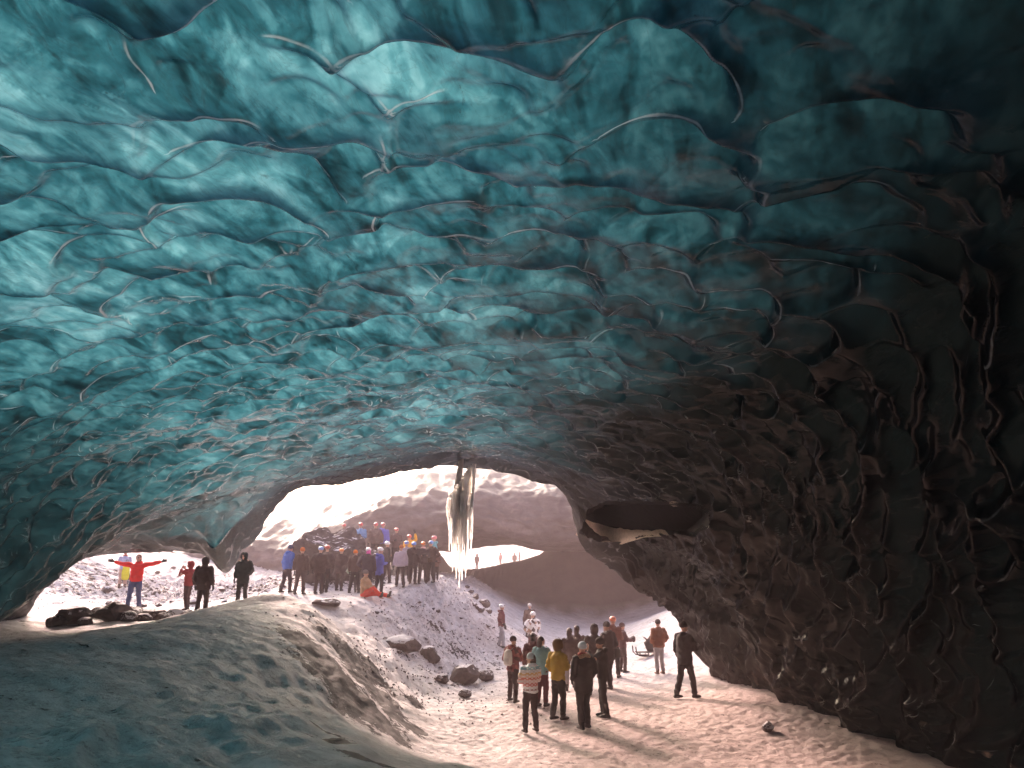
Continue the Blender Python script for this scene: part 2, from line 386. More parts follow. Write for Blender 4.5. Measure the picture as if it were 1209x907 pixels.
curl = [(.03, .004), (.08, .02), (.15, .06), (.22, .13), (.28, .22), (.33, .32), (.33, .42), (.28, .52), (.18, .6), (0, .66), (-.3, .70), (-.7, .72), (-1.2, .70)]
xl = np.interp(ys, [-8, 8, 14, 18, 23], [-11.5, -11.5, -12.8, -15, -17.2]); xr = np.interp(ys, [-8, 6, 12, 18, 23], [11.5, 10.8, 9.6, 8, 7.2])
RX = xl[:, None] + (xr - xl)[:, None] * us[None, :]
RY = np.repeat(ys[:, None], 1150, 1)
RZ = _R(RX, RY)
RY = RY + sstep(17, 23, RY) * (.55 * fbm(RX * .35, RX * 0 + 3.3, 3, 41) + .25 * perlin(RX * 1.3, RX * 0 + 9.1, 44) - .9 * np.exp(-((RX + 1) / 3) ** 2))
RZ = RZ - .75 * (.5 * np.exp(-(np.abs(RX + 8.75) / .7) ** 2) + .5 * np.exp(-(np.abs(RX + 8.75) / .3) ** 2)) * sstep(20.8, 22.9, ys)[:, None]
add = np.array(curl)
bx = np.repeat(RX[-1:], len(curl), 0); by = RY[-1:] + add[:, :1]; bz = RZ[-1:] + add[:, 1:]
RX = np.concatenate([RX, bx]); RY = np.concatenate([RY, by]); RZ = np.concatenate([RZ, bz])
def normals(X, Y, Z):
    Pn = np.stack([X, Y, Z], -1)
    du = np.gradient(Pn, axis=1); dv = np.gradient(Pn, axis=0)
    n = np.cross(dv, du); n /= np.linalg.norm(n, axis=-1, keepdims=True) + 1e-9
    return n                                   # points into the cave
NRM = normals(RX, RY, RZ)
# scallop field, in arc length across and depth along the cave
S = np.cumsum(np.sqrt(np.gradient(RX, axis=1) ** 2 + np.gradient(RZ, axis=1) ** 2), axis=1)
S = S - S[:, [575]]
T = RY + .35 * (RZ - 2.6)
size = np.interp(T, [2, 6, 12, 18, 24], [1.08, .68, .47, .40, .38])
wall = sstep(2.0, 5.5, RX)
qx, qy = S / size, T / size * .68
wx = fbm(S * .8, T * .8, 3, 51); wy = fbm(S * .8, T * .8, 3, 57)
qx1 = qx + .22 * wx; qy1 = qy + .22 * wy
# on the right wall the hollows run down the wall as long drapes
ang = .5 * wall
ca, sa = np.cos(ang), np.sin(ang)
qa = (qx1 * ca + qy1 * sa) * (1 - .42 * wall); qb = (-qx1 * sa + qy1 * ca) * (1 + .55 * wall)
d1, f1, t1 = scales(qa * .40 + .1 * wx, qb * .44 + .1 * wy, 1, 1.0, .9, .13, 1.3)
d2, f2, t2 = scales(qa * .95, qb * .95, 5, .95, .8, .15, 1.4)
d3, f3, t3 = scales(qa * 2.2 + .15 * wx, qb * 2.2, 9, .9, .8, .24, 1.4)
mask3 = sstep(-.25, .5, fbm(S * .35, T * .35, 2, 63)) * .8 + .2
rip = fbm(S * 2.4, T * 1.1, 4, 71)
disp = size * (.24 - np.interp(T, [3, 7], [.26, .40]) * d1 - .36 * d2 - .11 * mask3 * d3) + .008 * rip + .06 * wx
def box(a, w, axis):
    pad = [(w, w + 1) if k == axis else (0, 0) for k in range(2)]
    c = np.cumsum(np.pad(a, pad, mode='edge'), axis=axis); n = a.shape[axis]
    hi = np.take(c, np.arange(2 * w, 2 * w + n), axis=axis); lo = np.take(c, np.arange(0, n), axis=axis)
    return (hi - lo) / (2 * w)
for _ in range(2):
    disp[1:-1] = .25 * disp[:-2] + .5 * disp[1:-1] + .25 * disp[2:]
    disp[:, 1:-1] = .25 * disp[:, :-2] + .5 * disp[:, 1:-1] + .25 * disp[:, 2:]
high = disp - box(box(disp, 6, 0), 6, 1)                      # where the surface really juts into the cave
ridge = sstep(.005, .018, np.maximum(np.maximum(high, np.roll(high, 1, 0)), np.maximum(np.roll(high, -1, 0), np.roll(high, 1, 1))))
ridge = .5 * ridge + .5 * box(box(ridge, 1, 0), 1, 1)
disp = disp * (1 + .9 * wall) * np.interp(T, [0, 16, 22, 25], [1, 1, .75, .5])
RX += NRM[..., 0] * disp; RY += NRM[..., 1] * disp; RZ += NRM[..., 2] * disp
dark_n = .55 * fbm(S * .3, T * .3, 3, 81)
ice_dark = sstep(-1.6, 4.0, RX + 1.3 * dark_n - .12 * np.maximum(RY - 6, 0) * -1) + .85 * sstep(-4.6, -9.0, RX - .18 * (12 - RY) + dark_n) * sstep(6, 11, RY)  # ice darker towards the right wall, the lower left and the lip
ice_dark = np.maximum(ice_dark, .42 * sstep(13, 20, RY) + .1 * dark_n * sstep(14, 21, RY))
ice_dark = ice_dark - .2 * np.exp(-((RX + 8.75) / 1.2) ** 2) * sstep(20.5, 22.5, RY)
ice_dark = np.clip(ice_dark, 0, 1)
def near(a, b): return np.where(np.abs(a) < np.abs(b), a, b)
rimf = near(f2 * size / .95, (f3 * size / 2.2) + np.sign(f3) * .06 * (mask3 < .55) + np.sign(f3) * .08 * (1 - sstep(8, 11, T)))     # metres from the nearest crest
front = sstep(12, 21, RY) * (1 - sstep(2, 4, RX)) * .30 + .08 * np.exp(-((RX + 8.75) / .7) ** 2) * sstep(20.5, 22.5, RY)  # lip painted paler, standing in for light from the cave mouth
spots = sstep(.74, 1.15, fbm(S * 2.6, T * 5.2, 3, 131) + .5 * fbm(S * .45, T * .45, 2, 137) + .25 * sstep(-1.8, -3.2, RZ)) * sstep(4.2, 5.6, RX) * sstep(6, 9, RY) * (.25 * sstep(-2.4, -3.0, RZ))
tone = np.clip(.5 + .6 * (t2 - .5) + .5 * (t1 - .5), 0, 1)
# the window eroded through the right wall
WIN_PX = [(681,630),(688,616),(694,602),(712,592),(745,590),(790,592),(826,594),(840,604),(838,622),(822,634),(790,631),(760,633),(735,640),(705,640)]
pp = np.stack([RX, RY, RZ], -1)
fwd = pp[..., 1] * CP + pp[..., 2] * SP
ipx = CX + F_PX * pp[..., 0] / np.maximum(fwd, .1); ipy = CY - F_PX * (-pp[..., 1] * SP + pp[..., 2] * CP) / np.maximum(fwd, .1)
def inside(px, py, poly):
    r = np.zeros(px.shape, bool); n = len(poly)
    for i in range(n):
        x1, y1 = poly[i]; x2, y2 = poly[(i + 1) % n]
        c = ((y1 > py) != (y2 > py)) & (px < (x2 - x1) * (py - y1) / (y2 - y1 + 1e-9) + x1)
        r ^= c
    return r
wob = 2.0 * perlin(RX * 3, RY * 3, 91)
hole = inside(ipx + wob, ipy + wob, WIN_PX) & (RY > 10) & (np.arange(len(RX))[:, None] < n_main)
hc = hole[:-1, :-1] & hole[1:, :-1] & hole[1:, 1:] & hole[:-1, 1:]
o = grid_mesh('ice_vault', RX, RY, RZ, M_ICE, {'debris': ice_dark, 'tone': tone, 'rim': rimf, 'rimdist': np.abs(rimf), 'frost': front, 'thin': spots, 'ridge': ridge}, flip=True, keep=~hc)
tag(o, kind='structure')
_hy = RY[hole]; print('window depth', _hy.min(), _hy.max(), 'n', hole.sum())
WIN_PTS = pp[hole]
# ------------------------------------------------------------------ the far glacier face with its second arch
nu, nv = 420, 150
xs = np.linspace(-24, 17, nu)
zt = np.interp(xs, [-24, -17, -13, -9, -6, -3, 4, 17], [2.4, 3.7, 4.9, 6.0, 6.6, 7.0, 7.2, 7.4])
bottom = np.interp(xs, [-24, -12, -8.5, -6, -4.4, -2, 0, 2.2, 5, 17], [-2.0, -1.6, .1, .5, .55, .95, 1.0, .62, .5, .2])
CXs, CYs, CZs = [], [], []
for i, x in enumerate(xs):
    t_, b_ = zt[i], bottom[i]
    fwd_ = 1.2 * math.sin(x * .35 + 1.0)
    pr = [(75, t_ - 2.5), (62, t_ - .3), (54, t_), (48.5, t_ * .8 + .2 * b_), (44.5, t_ * .58 + .42 * b_), (42.2, t_ * .38 + .62 * b_), (41.6, t_ * .2 + .8 * b_), (42.4, b_ + .35), (45, b_ + .12), (50, b_), (56.5, b_ + .05), (57.4, b_ + .5), (58.8, b_ + 1.6), (66, t_ - 1.6)]
    if x < -10: pr = pr[:7] + [(42.0, b_ + .1), (42.5, b_ - .8), (43, b_ - 2), (44, b_ - 3), (45, b_ - 3.2), (46, b_ - 3.3), (47, b_ - 3.3)]
    pr = np.array(pr); tt = np.linspace(0, len(pr) - 1, nv); k = np.arange(len(pr))
    # smooth the polyline
    yy = np.interp(tt, k, pr[:, 0]); zz = np.interp(tt, k, pr[:, 1])
    for _ in range(12):
        yy[1:-1] = .25 * yy[:-2] + .5 * yy[1:-1] + .25 * yy[2:]; zz[1:-1] = .25 * zz[:-2] + .5 * zz[1:-1] + .25 * zz[2:]
    CXs.append(np.full(nv, x)); CYs.append(yy + fwd_ * np.exp(-((tt - 6) / 3) ** 2)); CZs.append(zz)
CXa, CYa, CZa = np.array(CXs).T, np.array(CYs).T, np.array(CZs).T
n_ = normals(CXa, CYa, CZa)
vv = np.arange(nv)[:, None] * .12 + 0 * CXa
dd = .35 * fbm(CXa * .3, vv * .5, 4, 101) + .10 * fbm(CXa * 1.4, vv * 2.2, 3, 105)
amp = np.interp(np.arange(nv), [0, 40, 80, 100, 149], [1, 1, .8, .35, .3])[:, None]
CXa = CXa + n_[..., 0] * dd * amp; CYa = CYa + n_[..., 1] * dd * amp; CZa = CZa + n_[..., 2] * dd * amp
snow_shade = sstep(-4.5, -12, CXa + .5 * (2.5 - CZa)) * .9 + .1
snow_shade = .7 * snow_shade * sstep(.2, 2.2, CZa)  # snow dust keeps the left pale; shade of the hollow painted in low down
o = grid_mesh('glacier_face', CXa, CYa, CZa, M_CLIFF, {'snow': snow_shade})
tag(o, kind='structure')


# ------------------------------------------------------------------ the window in the right wall: a pocket behind the hole
def mat_simple(name, col, rough=.7, noise=None, spec=.3, bump=.4, scale=8):
    s = NT(name); p = s.pos()
    n1 = s.noise(scale, 6, .65, p)
    c2 = noise or tuple(v * .6 for v in col)
    pb = s.n('BsdfPrincipled'); s.put(pb.inputs['Base Color'], s.ramp(n1, [(.35, c2), (.65, col)]))
    pb.inputs['Roughness'].default_value = rough; pb.inputs['Specular IOR Level'].default_value = spec
    s.put(pb.inputs['Normal'], s.bump(n1, bump, .05))
    return s.done(pb.outputs[0])
def mat_clear_ice(name, col, glow=.75):
    s = NT(name); p = s.pos()
    n1 = s.noise(9, 5, .6, s.mapping(p, (1, 1, .35)))
    tr = s.n('BsdfTranslucent'); s.put(tr.inputs['Color'], s.ramp(n1, [(.3, tuple(v * .6 for v in col)), (.7, col)]))
    df = s.n('BsdfDiffuse'); s.put(df.inputs['Color'], s.ramp(n1, [(.3, tuple(v * .7 for v in col)), (.7, col)]))
    mx = s.n('MixShader', i_0=1 - glow); s.t.links.new(tr.outputs[0], mx.inputs[1]); s.t.links.new(df.outputs[0], mx.inputs[2])
    gl = s.n('BsdfGlossy', i_Roughness=.12); fr = s.n('Fresnel', i_IOR=1.36)
    b = s.bump(n1, .5, .03); s.put(gl.inputs['Normal'], b); s.put(fr.inputs['Normal'], b)
    m2 = s.n('MixShader'); s.put(m2.inputs[0], fr.outputs[0]); s.t.links.new(mx.outputs[0], m2.inputs[1]); s.t.links.new(gl.outputs[0], m2.inputs[2])
    return s.done(m2.outputs[0])
M_LEDGE = mat_simple('silt_ledge', (.70, .55, .43), .8, (.48, .36, .27), scale=14)
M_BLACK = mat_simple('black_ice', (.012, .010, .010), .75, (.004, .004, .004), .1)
M_THIN = mat_clear_ice('thin_ice', (.92, .80, .68), .8)
A_ = np.c_[WIN_PTS[:, 0], WIN_PTS[:, 2], np.ones(len(WIN_PTS))]
wc = np.linalg.lstsq(A_, WIN_PTS[:, 1], rcond=None)[0]       # y = a x + b z + c
def on_wall(px, py, off):
    d = ray(px, py); t = wc[2] / (d[1] - wc[0] * d[0] - wc[1] * d[2])
    return d * t * (1 + off / np.linalg.norm(d * t))
BACK = [(690,613),(690,611),(699,604),(714,597),(747,595),(790,597),(822,599),(833,607),(824,617),(811,627),(785,626),(755,626),(728,624),(703,617)]
cx_, cy_ = 755, 614
ring0 = [on_wall(cx_ + (a - cx_) * 1.02, cy_ + (b - cy_) * 1.10, .08) for a, b in WIN_PX]
ring1 = [on_wall(a, b, 1.5) for a, b in BACK]
N = len(ring0); bm = bmesh.new(); NS = 10
def dense(r, k=6):
    out = []
    for i in range(N):
        for j in range(k): out.append(r[i] * (1 - j / k) + r[(i + 1) % N] * j / k)
    return out
d0, d1_ = dense(ring0), dense(ring1); ND = len(d0)
rows = []
for k in range(NS + 1):
    t = k / NS; row = []
    for i in range(ND):
        p = d0[i] * (1 - t) + d1_[i] * t
        j = .05 * math.sin(i * 1.9 + k * 1.1) * math.sin(i * .7 + 2) * min(1, 2 * t + .2)
        row.append(bm.verts.new(p + np.array([j * .4, j, j * .7])))
    rows.append(row)
for k in range(NS):
    for i in range(ND):
        f = bm.faces.new((rows[k][i], rows[k][(i + 1) % ND], rows[k + 1][(i + 1) % ND], rows[k + 1][i]))
        seg = i // 6
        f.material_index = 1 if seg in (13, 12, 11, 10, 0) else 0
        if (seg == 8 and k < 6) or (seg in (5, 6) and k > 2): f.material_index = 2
        f.smooth = True
bm.faces.new(rows[-1])
me = bpy.data.meshes.new('wall_window'); bm.to_mesh(me); bm.free()
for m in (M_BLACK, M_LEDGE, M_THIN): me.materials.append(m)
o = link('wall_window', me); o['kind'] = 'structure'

# ------------------------------------------------------------------ icicles hanging from the lip
def mat_sss(name, col, rough=.15):
    s = NT(name); p = s.pos(); n1 = s.noise(12, 4, .6, s.mapping(p, (1, 1, .3)))
    pb = s.n('BsdfPrincipled'); s.put(pb.inputs['Base Color'], s.ramp(n1, [(.3, tuple(v * .75 for v in col)), (.7, col)]))
    pb.inputs['Subsurface Weight'].default_value = 1; pb.inputs['Subsurface Radius'].default_value = (1, .9, .8); pb.inputs['Subsurface Scale'].default_value = .5
    pb.inputs['Roughness'].default_value = rough; pb.inputs['IOR'].default_value = 1.36
    s.put(pb.inputs['Normal'], s.bump(n1, .4, .02))
    return s.done(pb.outputs[0])
M_ICICLE = mat_sss('icicle_ice', (.97, .93, .89)); M_SHEET = mat_simple('frosted_ice_sheet', (.80, .75, .72), .25, (.60, .56, .54), .5, .5, 5)
Y_IC = 21.3
top_w = P(546, 545, Y_IC)
ic = empty('icicle_cluster', tuple(top_w))
tag(ic, 'tall cluster of long pale icicles hanging from the cave roof above the snowy hill', 'icicles')
def icicle_mesh(px, t_, b_, r0, seed):
    r0 *= .85
    rs = random.Random(seed); a = P(px + rs.uniform(-.8, .8), t_, Y_IC + rs.uniform(-.25, .25)); h = (b_ - t_) / F_PX * Y_IC
    bm = bmesh.new(); n = 26; rows = []; m = 9
    for k in range(n + 1):
        t = k / n; r = r0 * (1 - t) ** .75 * (1 + .16 * math.sin(t * h * 26 + seed) + .10 * math.sin(t * 61 + seed * 2)) + .004
        ox, oy = .02 * math.sin(t * 5 + seed), .02 * math.cos(t * 4 + seed * 2)
        rows.append([bm.verts.new((a[0] - top_w[0] + ox + r * math.cos(q * math.tau / m), a[1] - top_w[1] + oy + r * math.sin(q * math.tau / m), a[2] - top_w[2] - t * h)) for q in range(m)])
    for k in range(n):
        for q in range(m): bm.faces.new((rows[k][q], rows[k][(q + 1) % m], rows[k + 1][(q + 1) % m], rows[k + 1][q])).smooth = True
    bm.faces.new(rows[0]); bm.faces.new(rows[-1][::-1])
    me = bpy.data.meshes.new('icicle'); bm.to_mesh(me); bm.free(); return me
spec = [(530,592,621,.07),(531.5,588,610,.08),(533,585,640,.075),(535,580,656,.085),(537,578,668,.075),(538.5,576,652,.07),(540,574,679,.085),(542,572,662,.08),(543.5,575,672,.075),(545,568,690,.085),(546.5,566,668,.08),(548,562,682,.08),(549.5,560,660,.075),(551,558,678,.075),(553,556,650,.075),(555,552,659,.07),(557,550,636,.065),(558.5,548,622,.06),(541,585,640,.09),(547,580,645,.09)]
rs_ = random.Random(5)
for k in range(24): spec.append((rs_.uniform(530, 559), rs_.uniform(575, 600), rs_.uniform(612, 672), rs_.uniform(.03, .05)))
for i, (px, t_, b_, r0) in enumerate(spec): link('icicle', icicle_mesh(px, t_, b_, r0, i + 3), ic, M_ICICLE)
bm = bmesh.new(); rows = []
for k in range(31):
    t = k / 30; py = 528 + t * 90
    lft = np.interp(py, [528, 550, 575, 600, 618], [543, 541, 536, 533, 536]); rgt = np.interp(py, [528, 560, 590, 618], [549, 546, 541, 538])
    row = []
    for q in range(20):
        th = q / 20 * math.tau; px = (lft + rgt) / 2 + (rgt - lft) / 2 * math.cos(th)
        w = P(px, py, Y_IC + .22) - top_w
        w[1] += math.sin(th) * (.16 * (1 - .6 * t)) + .05 * math.sin(q * 2.5 + k * .35)
        row.append(bm.verts.new(w))
    rows.append(row)
for k in range(30):
    for q in range(20): bm.faces.new((rows[k][q], rows[k][(q + 1) % 20], rows[k + 1][(q + 1) % 20], rows[k + 1][q])).smooth = True
bm.faces.new(rows[0]); bm.faces.new(rows[-1][::-1])
me = bpy.data.meshes.new('ice_sheet'); bm.to_mesh(me); bm.free(); link('ice_sheet', me, ic, M_SHEET)

# ------------------------------------------------------------------ rocks
def rock_mesh(seed, sub=3, flat=.7, rough=0.0):
    rs = np.random.default_rng(seed); bm = bmesh.new(); bmesh.ops.create_icosphere(bm, subdivisions=sub, radius=1)
    pl = [(lambda v: v / np.linalg.norm(v))(rs.normal(size=3)) for _ in range(9)]; of = rs.uniform(.55, .9, 9)
    for v in bm.verts:
        p = np.array(v.co)
        for n, f in zip(pl, of):
            d = p @ n
            if d > f: p = p - n * (d - f) * .92
        a = float(perlin(p[0] * 2.3 + seed, p[1] * 2.3 + p[2] * 1.7, 7)); b = float(perlin(p[0] * 6, p[1] * 6 + p[2] * 5, seed % 5))
        c = float(fbm(p[0] * 1.6 + 3 * seed, p[1] * 1.6 - p[2] * 1.9, 5, 3)) if rough else 0
        p = p * (1 + .10 * a + .045 * b + rough * c); p[2] *= flat
        v.co = p
    me = bpy.data.meshes.new('rock'); bm.to_mesh(me); bm.free()
    for f in me.polygons: f.use_smooth = False
    return me
ROCKS = {True: [], False: []}
for sn in (True, False):
    for i in range(6):
        m = rock_mesh(200 + i + 10 * sn); m.materials.append(M_ROCK_SNOW if sn else M_ROCK); ROCKS[sn].append(m)
def rock(name, px, py, wpx, label, cat='rock', group=None, snowy=False, asp=(1, .8, .7), k=0, rz=0.0, sink=.3, at=None):
    h = hit(px, py) if at is None else np.array(at)
    r = .5 * wpx / F_PX * h[1]
    o = link(name, ROCKS[snowy][k % 6])
    o.scale = (r * asp[0], r * asp[1], r * asp[2] / .7)
    o.location = (h[0], h[1], h[2] + r * asp[2] * (1 - sink) - .02); o.rotation_euler = (0, 0, rz)
    return tag(o, label, cat, group)
rock('boulder', 549, 808, 34, 'largest dark boulder at the foot of the middle snow slope', asp=(1, .8, .75), k=0, rz=.3)
rock('boulder', 521, 806, 18, 'small dark boulder just left of the largest boulder on the path edge', k=1, snowy=True)
rock('boulder', 575, 802, 22, 'pointed brown boulder just right of the largest boulder at the slope foot', k=2, asp=(1.1, .7, .6), rz=.8)
rock('boulder', 549, 824, 15, 'low rounded stone in front of the largest boulder on the trodden snow', k=3, snowy=True)
rock('boulder', 508, 782, 24, 'grey snow dusted boulder on the slope above the largest boulder', k=4, snowy=True, asp=(1, .8, .9))
rock('rock_slab', 476, 766, 46, 'broad grey slab bulging from the snow slope below the crowd', k=5, snowy=True, asp=(1, .8, .45), sink=.5)
rock('rock_slab', 385, 715, 36, 'flat grey slab on the hill crest below the broad dark person', k=0, asp=(1, .7, .3), sink=.5, rz=-.4)
rock('ice_lump', 908, 864, 15, 'small lone lump of ice on the smooth snow near the right wall', 'ice lump', k=2, snowy=True, asp=(1, .9, .8), sink=.2)
for i, (px, py, w, sn) in enumerate([(571,717,16,False),(562,708,10,False),(566,722,13,True),(556,700,8,False),(577,724,10,False),(552,694,6,False),(560,715,8,True)]):
    rock('rock', px, py, w, 'dark broken rock in the outcrop on the right shoulder of the snowy hill', group='rocks of the outcrop on the hill shoulder', snowy=sn, k=i, rz=i * 1.3)
# rubble under the low left opening
LR = [(85,744,40,False),(130,738,46,False),(155,728,36,False),(180,724,30,False),(178,712,22,False),(205,731,26,True),(150,742,24,True),(120,723,26,True),(195,740,22,False),(222,735,16,True),(65,748,26,False),(108,715,16,False),(128,709,22,True),(170,735,20,True),(212,722,14,False),(236,731,14,True),(100,748,20,True),(142,718,14,False)]
for i, (px, py, w, sn) in enumerate(LR):
    d = ray(px, py); y = 21.6 + .9 * ((740 - py) / 14) * .9
    x = d[0] / d[1] * y; z = ground_z(x, y)
    rock('rock', px, py, w, 'brown snow dusted rock in the rubble under the low left opening', group='rubble under the low left opening', snowy=sn, k=i, rz=i * .9, at=(x, y, z), asp=(1, .9, .6))
for i in range(46):
    y = random.uniform(25, 40); x = random.uniform(-16 - .25 * (y - 25), -8.8); w = random.choice([5, 6, 8, 9, 13])
    rock('rock', 0, 0, w, 'small brown stone in the snow outside the cave mouth', group='stones outside the cave mouth', snowy=i % 2 == 0, k=i, rz=i * .7, at=(x, y, ground_z(x, y)), asp=(1, .9, .6))
for i in range(44):
    px, py = random.uniform(440, 590), random.uniform(700, 815)
    h = hit(px, py)
    if not (20 < h[1] < 40): continue
    rock('rock', px, py, random.choice([3, 4, 5, 6, 8]), 'little dark stone half buried in the middle snow slope', group='stones in the middle snow slope', snowy=i % 3 == 0, k=i, rz=i, at=h, asp=(1, .9, .5))
for i in range(26):
    px, py = random.uniform(20, 260), random.uniform(760, 890)
    h = hit(px, py, 5)
    rock('snow_lump', px, py, random.choice([3, 4, 5, 7]), 'small frozen crumb on the shaded mound at left', 'snow lump', 'crumbs on the shaded left mound', True, (1, .9, .5), i, i, at=h)
# snow capped outcrop behind the crowd
CRAG = [rock_mesh(901, 5, .7, .30), rock_mesh(902, 5, .7, .32)]
for m in CRAG: m.materials.append(M_CRAG)
h = np.array([-7.7, 31.6, ground_z(-7.7, 31.6)])
o = rock('rock_outcrop', 0, 0, 78, 'big dark rock outcrop streaked with snow behind the crowd on the hill', at=h, asp=(1.15, .6, .85), k=3, snowy=False, rz=.5, sink=.35); o.data = CRAG[0]
h = np.array([-6.3, 31.9, ground_z(-6.3, 31.9)])
o = rock('rock_outcrop', 0, 0, 48, 'lower shoulder of dark rock with a snow streak right of the big outcrop', at=h, asp=(1.2, .6, .75), k=1, snowy=True, rz=-.3, sink=.35); o.data = CRAG[1]

# ------------------------------------------------------------------ light
SUN_AZ, SUN_EL = math.radians(-25), math.radians(25)       # azimuth from +Y, to the left
sd = Vector((math.sin(SUN_AZ) * math.cos(SUN_EL), math.cos(SUN_AZ) * math.cos(SUN_EL), math.sin(SUN_EL)))
L = bpy.data.lights.new('sun', 'SUN'); L.energy = 2.3; L.angle = math.radians(9); L.color = (1, .66, .60)
lo = bpy.data.objects.new('sun', L); C.objects.link(lo); lo.rotation_euler = sd.to_track_quat('Z', 'Y').to_euler()
W = bpy.data.worlds.new('World'); SC.world = W; W.use_nodes = True
wt = W.node_tree; wt.nodes.clear()
sky = wt.nodes.new('ShaderNodeTexSky'); sky.sky_type = 'NISHITA'; sky.sun_disc = False
sky.sun_elevation = SUN_EL; sky.sun_rotation = SUN_AZ; sky.dust_density = 8.0; sky.air_density = .8; sky.ozone_density = 1.0
bg = wt.nodes.new('ShaderNodeBackground'); bg.inputs['Strength'].default_value = .15
wo = wt.nodes.new('ShaderNodeOutputWorld')
wt.links.new(sky.outputs[0], bg.inputs[0]); wt.links.new(bg.outputs[0], wo.inputs[0])

# ------------------------------------------------------------------ haze
def haze():
    s = NT('pale_haze')
    v = s.n('VolumePrincipled'); v.inputs['Color'].default_value = (1, .78, .78, 1)
    v.inputs['Density'].default_value = .0029; v.inputs['Anisotropy'].default_value = .35
    s.t.links.new(v.outputs[0], s.out.inputs['Volume'])
    bm = bmesh.new(); bmesh.ops.create_cube(bm, size=1)
    me = bpy.data.meshes.new('haze'); bm.to_mesh(me); bm.free(); me.materials.append(s.m)
    o = link('haze', me); o.scale = (540, 560, 45); o.location = (0, 155, 45 / 2 - 7)
    o['kind'] = 'stuff'
    return o
USE_HAZE = True
if USE_HAZE: haze()

# ------------------------------------------------------------------ camera and render settings
cam = bpy.data.cameras.new('camera'); co = bpy.data.objects.new('camera', cam); C.objects.link(co)
cam.sensor_width = 36; cam.lens = 36 * F_PX / 1209; cam.clip_end = 2000; cam.clip_start = .05
co.rotation_euler = (math.pi / 2 + PITCH, 0, 0)
SC.camera = co
SC.render.engine = 'CYCLES'
SC.cycles.use_denoising = True
try: SC.cycles.denoiser = 'OPENIMAGEDENOISE'
except Exception: pass
SC.cycles.max_bounces = 7; SC.cycles.diffuse_bounces = 4; SC.cycles.glossy_bounces = 3; SC.cycles.transmission_bounces = 4; SC.cycles.volume_bounces = 1
SC.cycles.sample_clamp_indirect = 4.0
SC.cycles.caustics_reflective = False; SC.cycles.caustics_refractive = False
SC.view_settings.view_transform = 'Standard'; SC.view_settings.look = 'None'; SC.view_settings.gamma = 1; SC.view_settings.use_curve_mapping = False
SC.view_settings.exposure = 1.95

# ------------------------------------------------------------------ people
_DG = bpy.context.evaluated_depsgraph_get
def V(*a): return np.array(a, float)
def tube(bm, pts, rad, n=12, side=None):
    """closed lofted tube along pts; rad = list of (across, along-facing) radii"""
    pts = [np.array(p, float) for p in pts]; rings = []
    for i, p in enumerate(pts):
        t = pts[min(i + 1, len(pts) - 1)] - pts[max(i - 1, 0)]; t /= np.linalg.norm(t) + 1e-9
        sx = np.array(side if side is not None else ((1, 0, 0) if abs(t[0]) < .8 else (0, 1, 0)), float)
        sx = sx - t * (sx @ t); sx /= np.linalg.norm(sx) + 1e-9; sy = np.cross(t, sx)
        ra, rb = rad[i] if hasattr(rad[i], '__len__') else (rad[i], rad[i])
        rings.append([bm.verts.new(p + sx * ra * math.cos(k / n * math.tau) + sy * rb * math.sin(k / n * math.tau)) for k in range(n)])
    for a, b in zip(rings[:-1], rings[1:]):
        for k in range(n): bm.faces.new((a[k], a[(k + 1) % n], b[(k + 1) % n], b[k]))
    bm.faces.new(rings[0][::-1]); bm.faces.new(rings[-1])
def ball(bm, c, r, sub=2):
    m = Matrix.Translation(Vector(c)) @ Matrix.Diagonal((*r, 1))
    bmesh.ops.create_icosphere(bm, subdivisions=sub, radius=1, matrix=m)
def fuse(bm, name, voxel=.02, smooth=3, wrinkle=0.0, seed=0):
    """weld overlapping closed shapes into one continuous skin"""
    bmesh.ops.recalc_face_normals(bm, faces=bm.faces)
    me = bpy.data.meshes.new('tmp'); bm.to_mesh(me); bm.free()
    ob = bpy.data.objects.new('tmp', me); C.objects.link(ob)
    r = ob.modifiers.new('r', 'REMESH'); r.mode = 'VOXEL'; r.voxel_size = voxel; r.use_smooth_shade = True
    sm = ob.modifiers.new('s', 'SMOOTH'); sm.factor = .5; sm.iterations = smooth
    dg = _DG(); dg.update()
    out = bpy.data.meshes.new_from_object(ob.evaluated_get(dg), depsgraph=dg)
    bpy.data.objects.remove(ob); bpy.data.meshes.remove(me)
    out.name = name; out.materials.clear()
    n = len(out.vertices); co = np.empty(n * 3, np.float32); out.vertices.foreach_get('co', co); co = co.reshape(-1, 3)
    if wrinkle:
        no = np.empty(n * 3, np.float32); out.vertices.foreach_get('normal', no); no = no.reshape(-1, 3)
        w = fbm(co[:, 0] * 5 + co[:, 1] * 3 + seed, co[:, 2] * 11 - co[:, 1] * 4, 3, 7)
        co = co + no * (w * wrinkle)[:, None]; out.vertices.foreach_set('co', co.astype(np.float32).ravel())
    out.polygons.foreach_set('use_smooth', np.ones(len(out.polygons), bool))
    return out

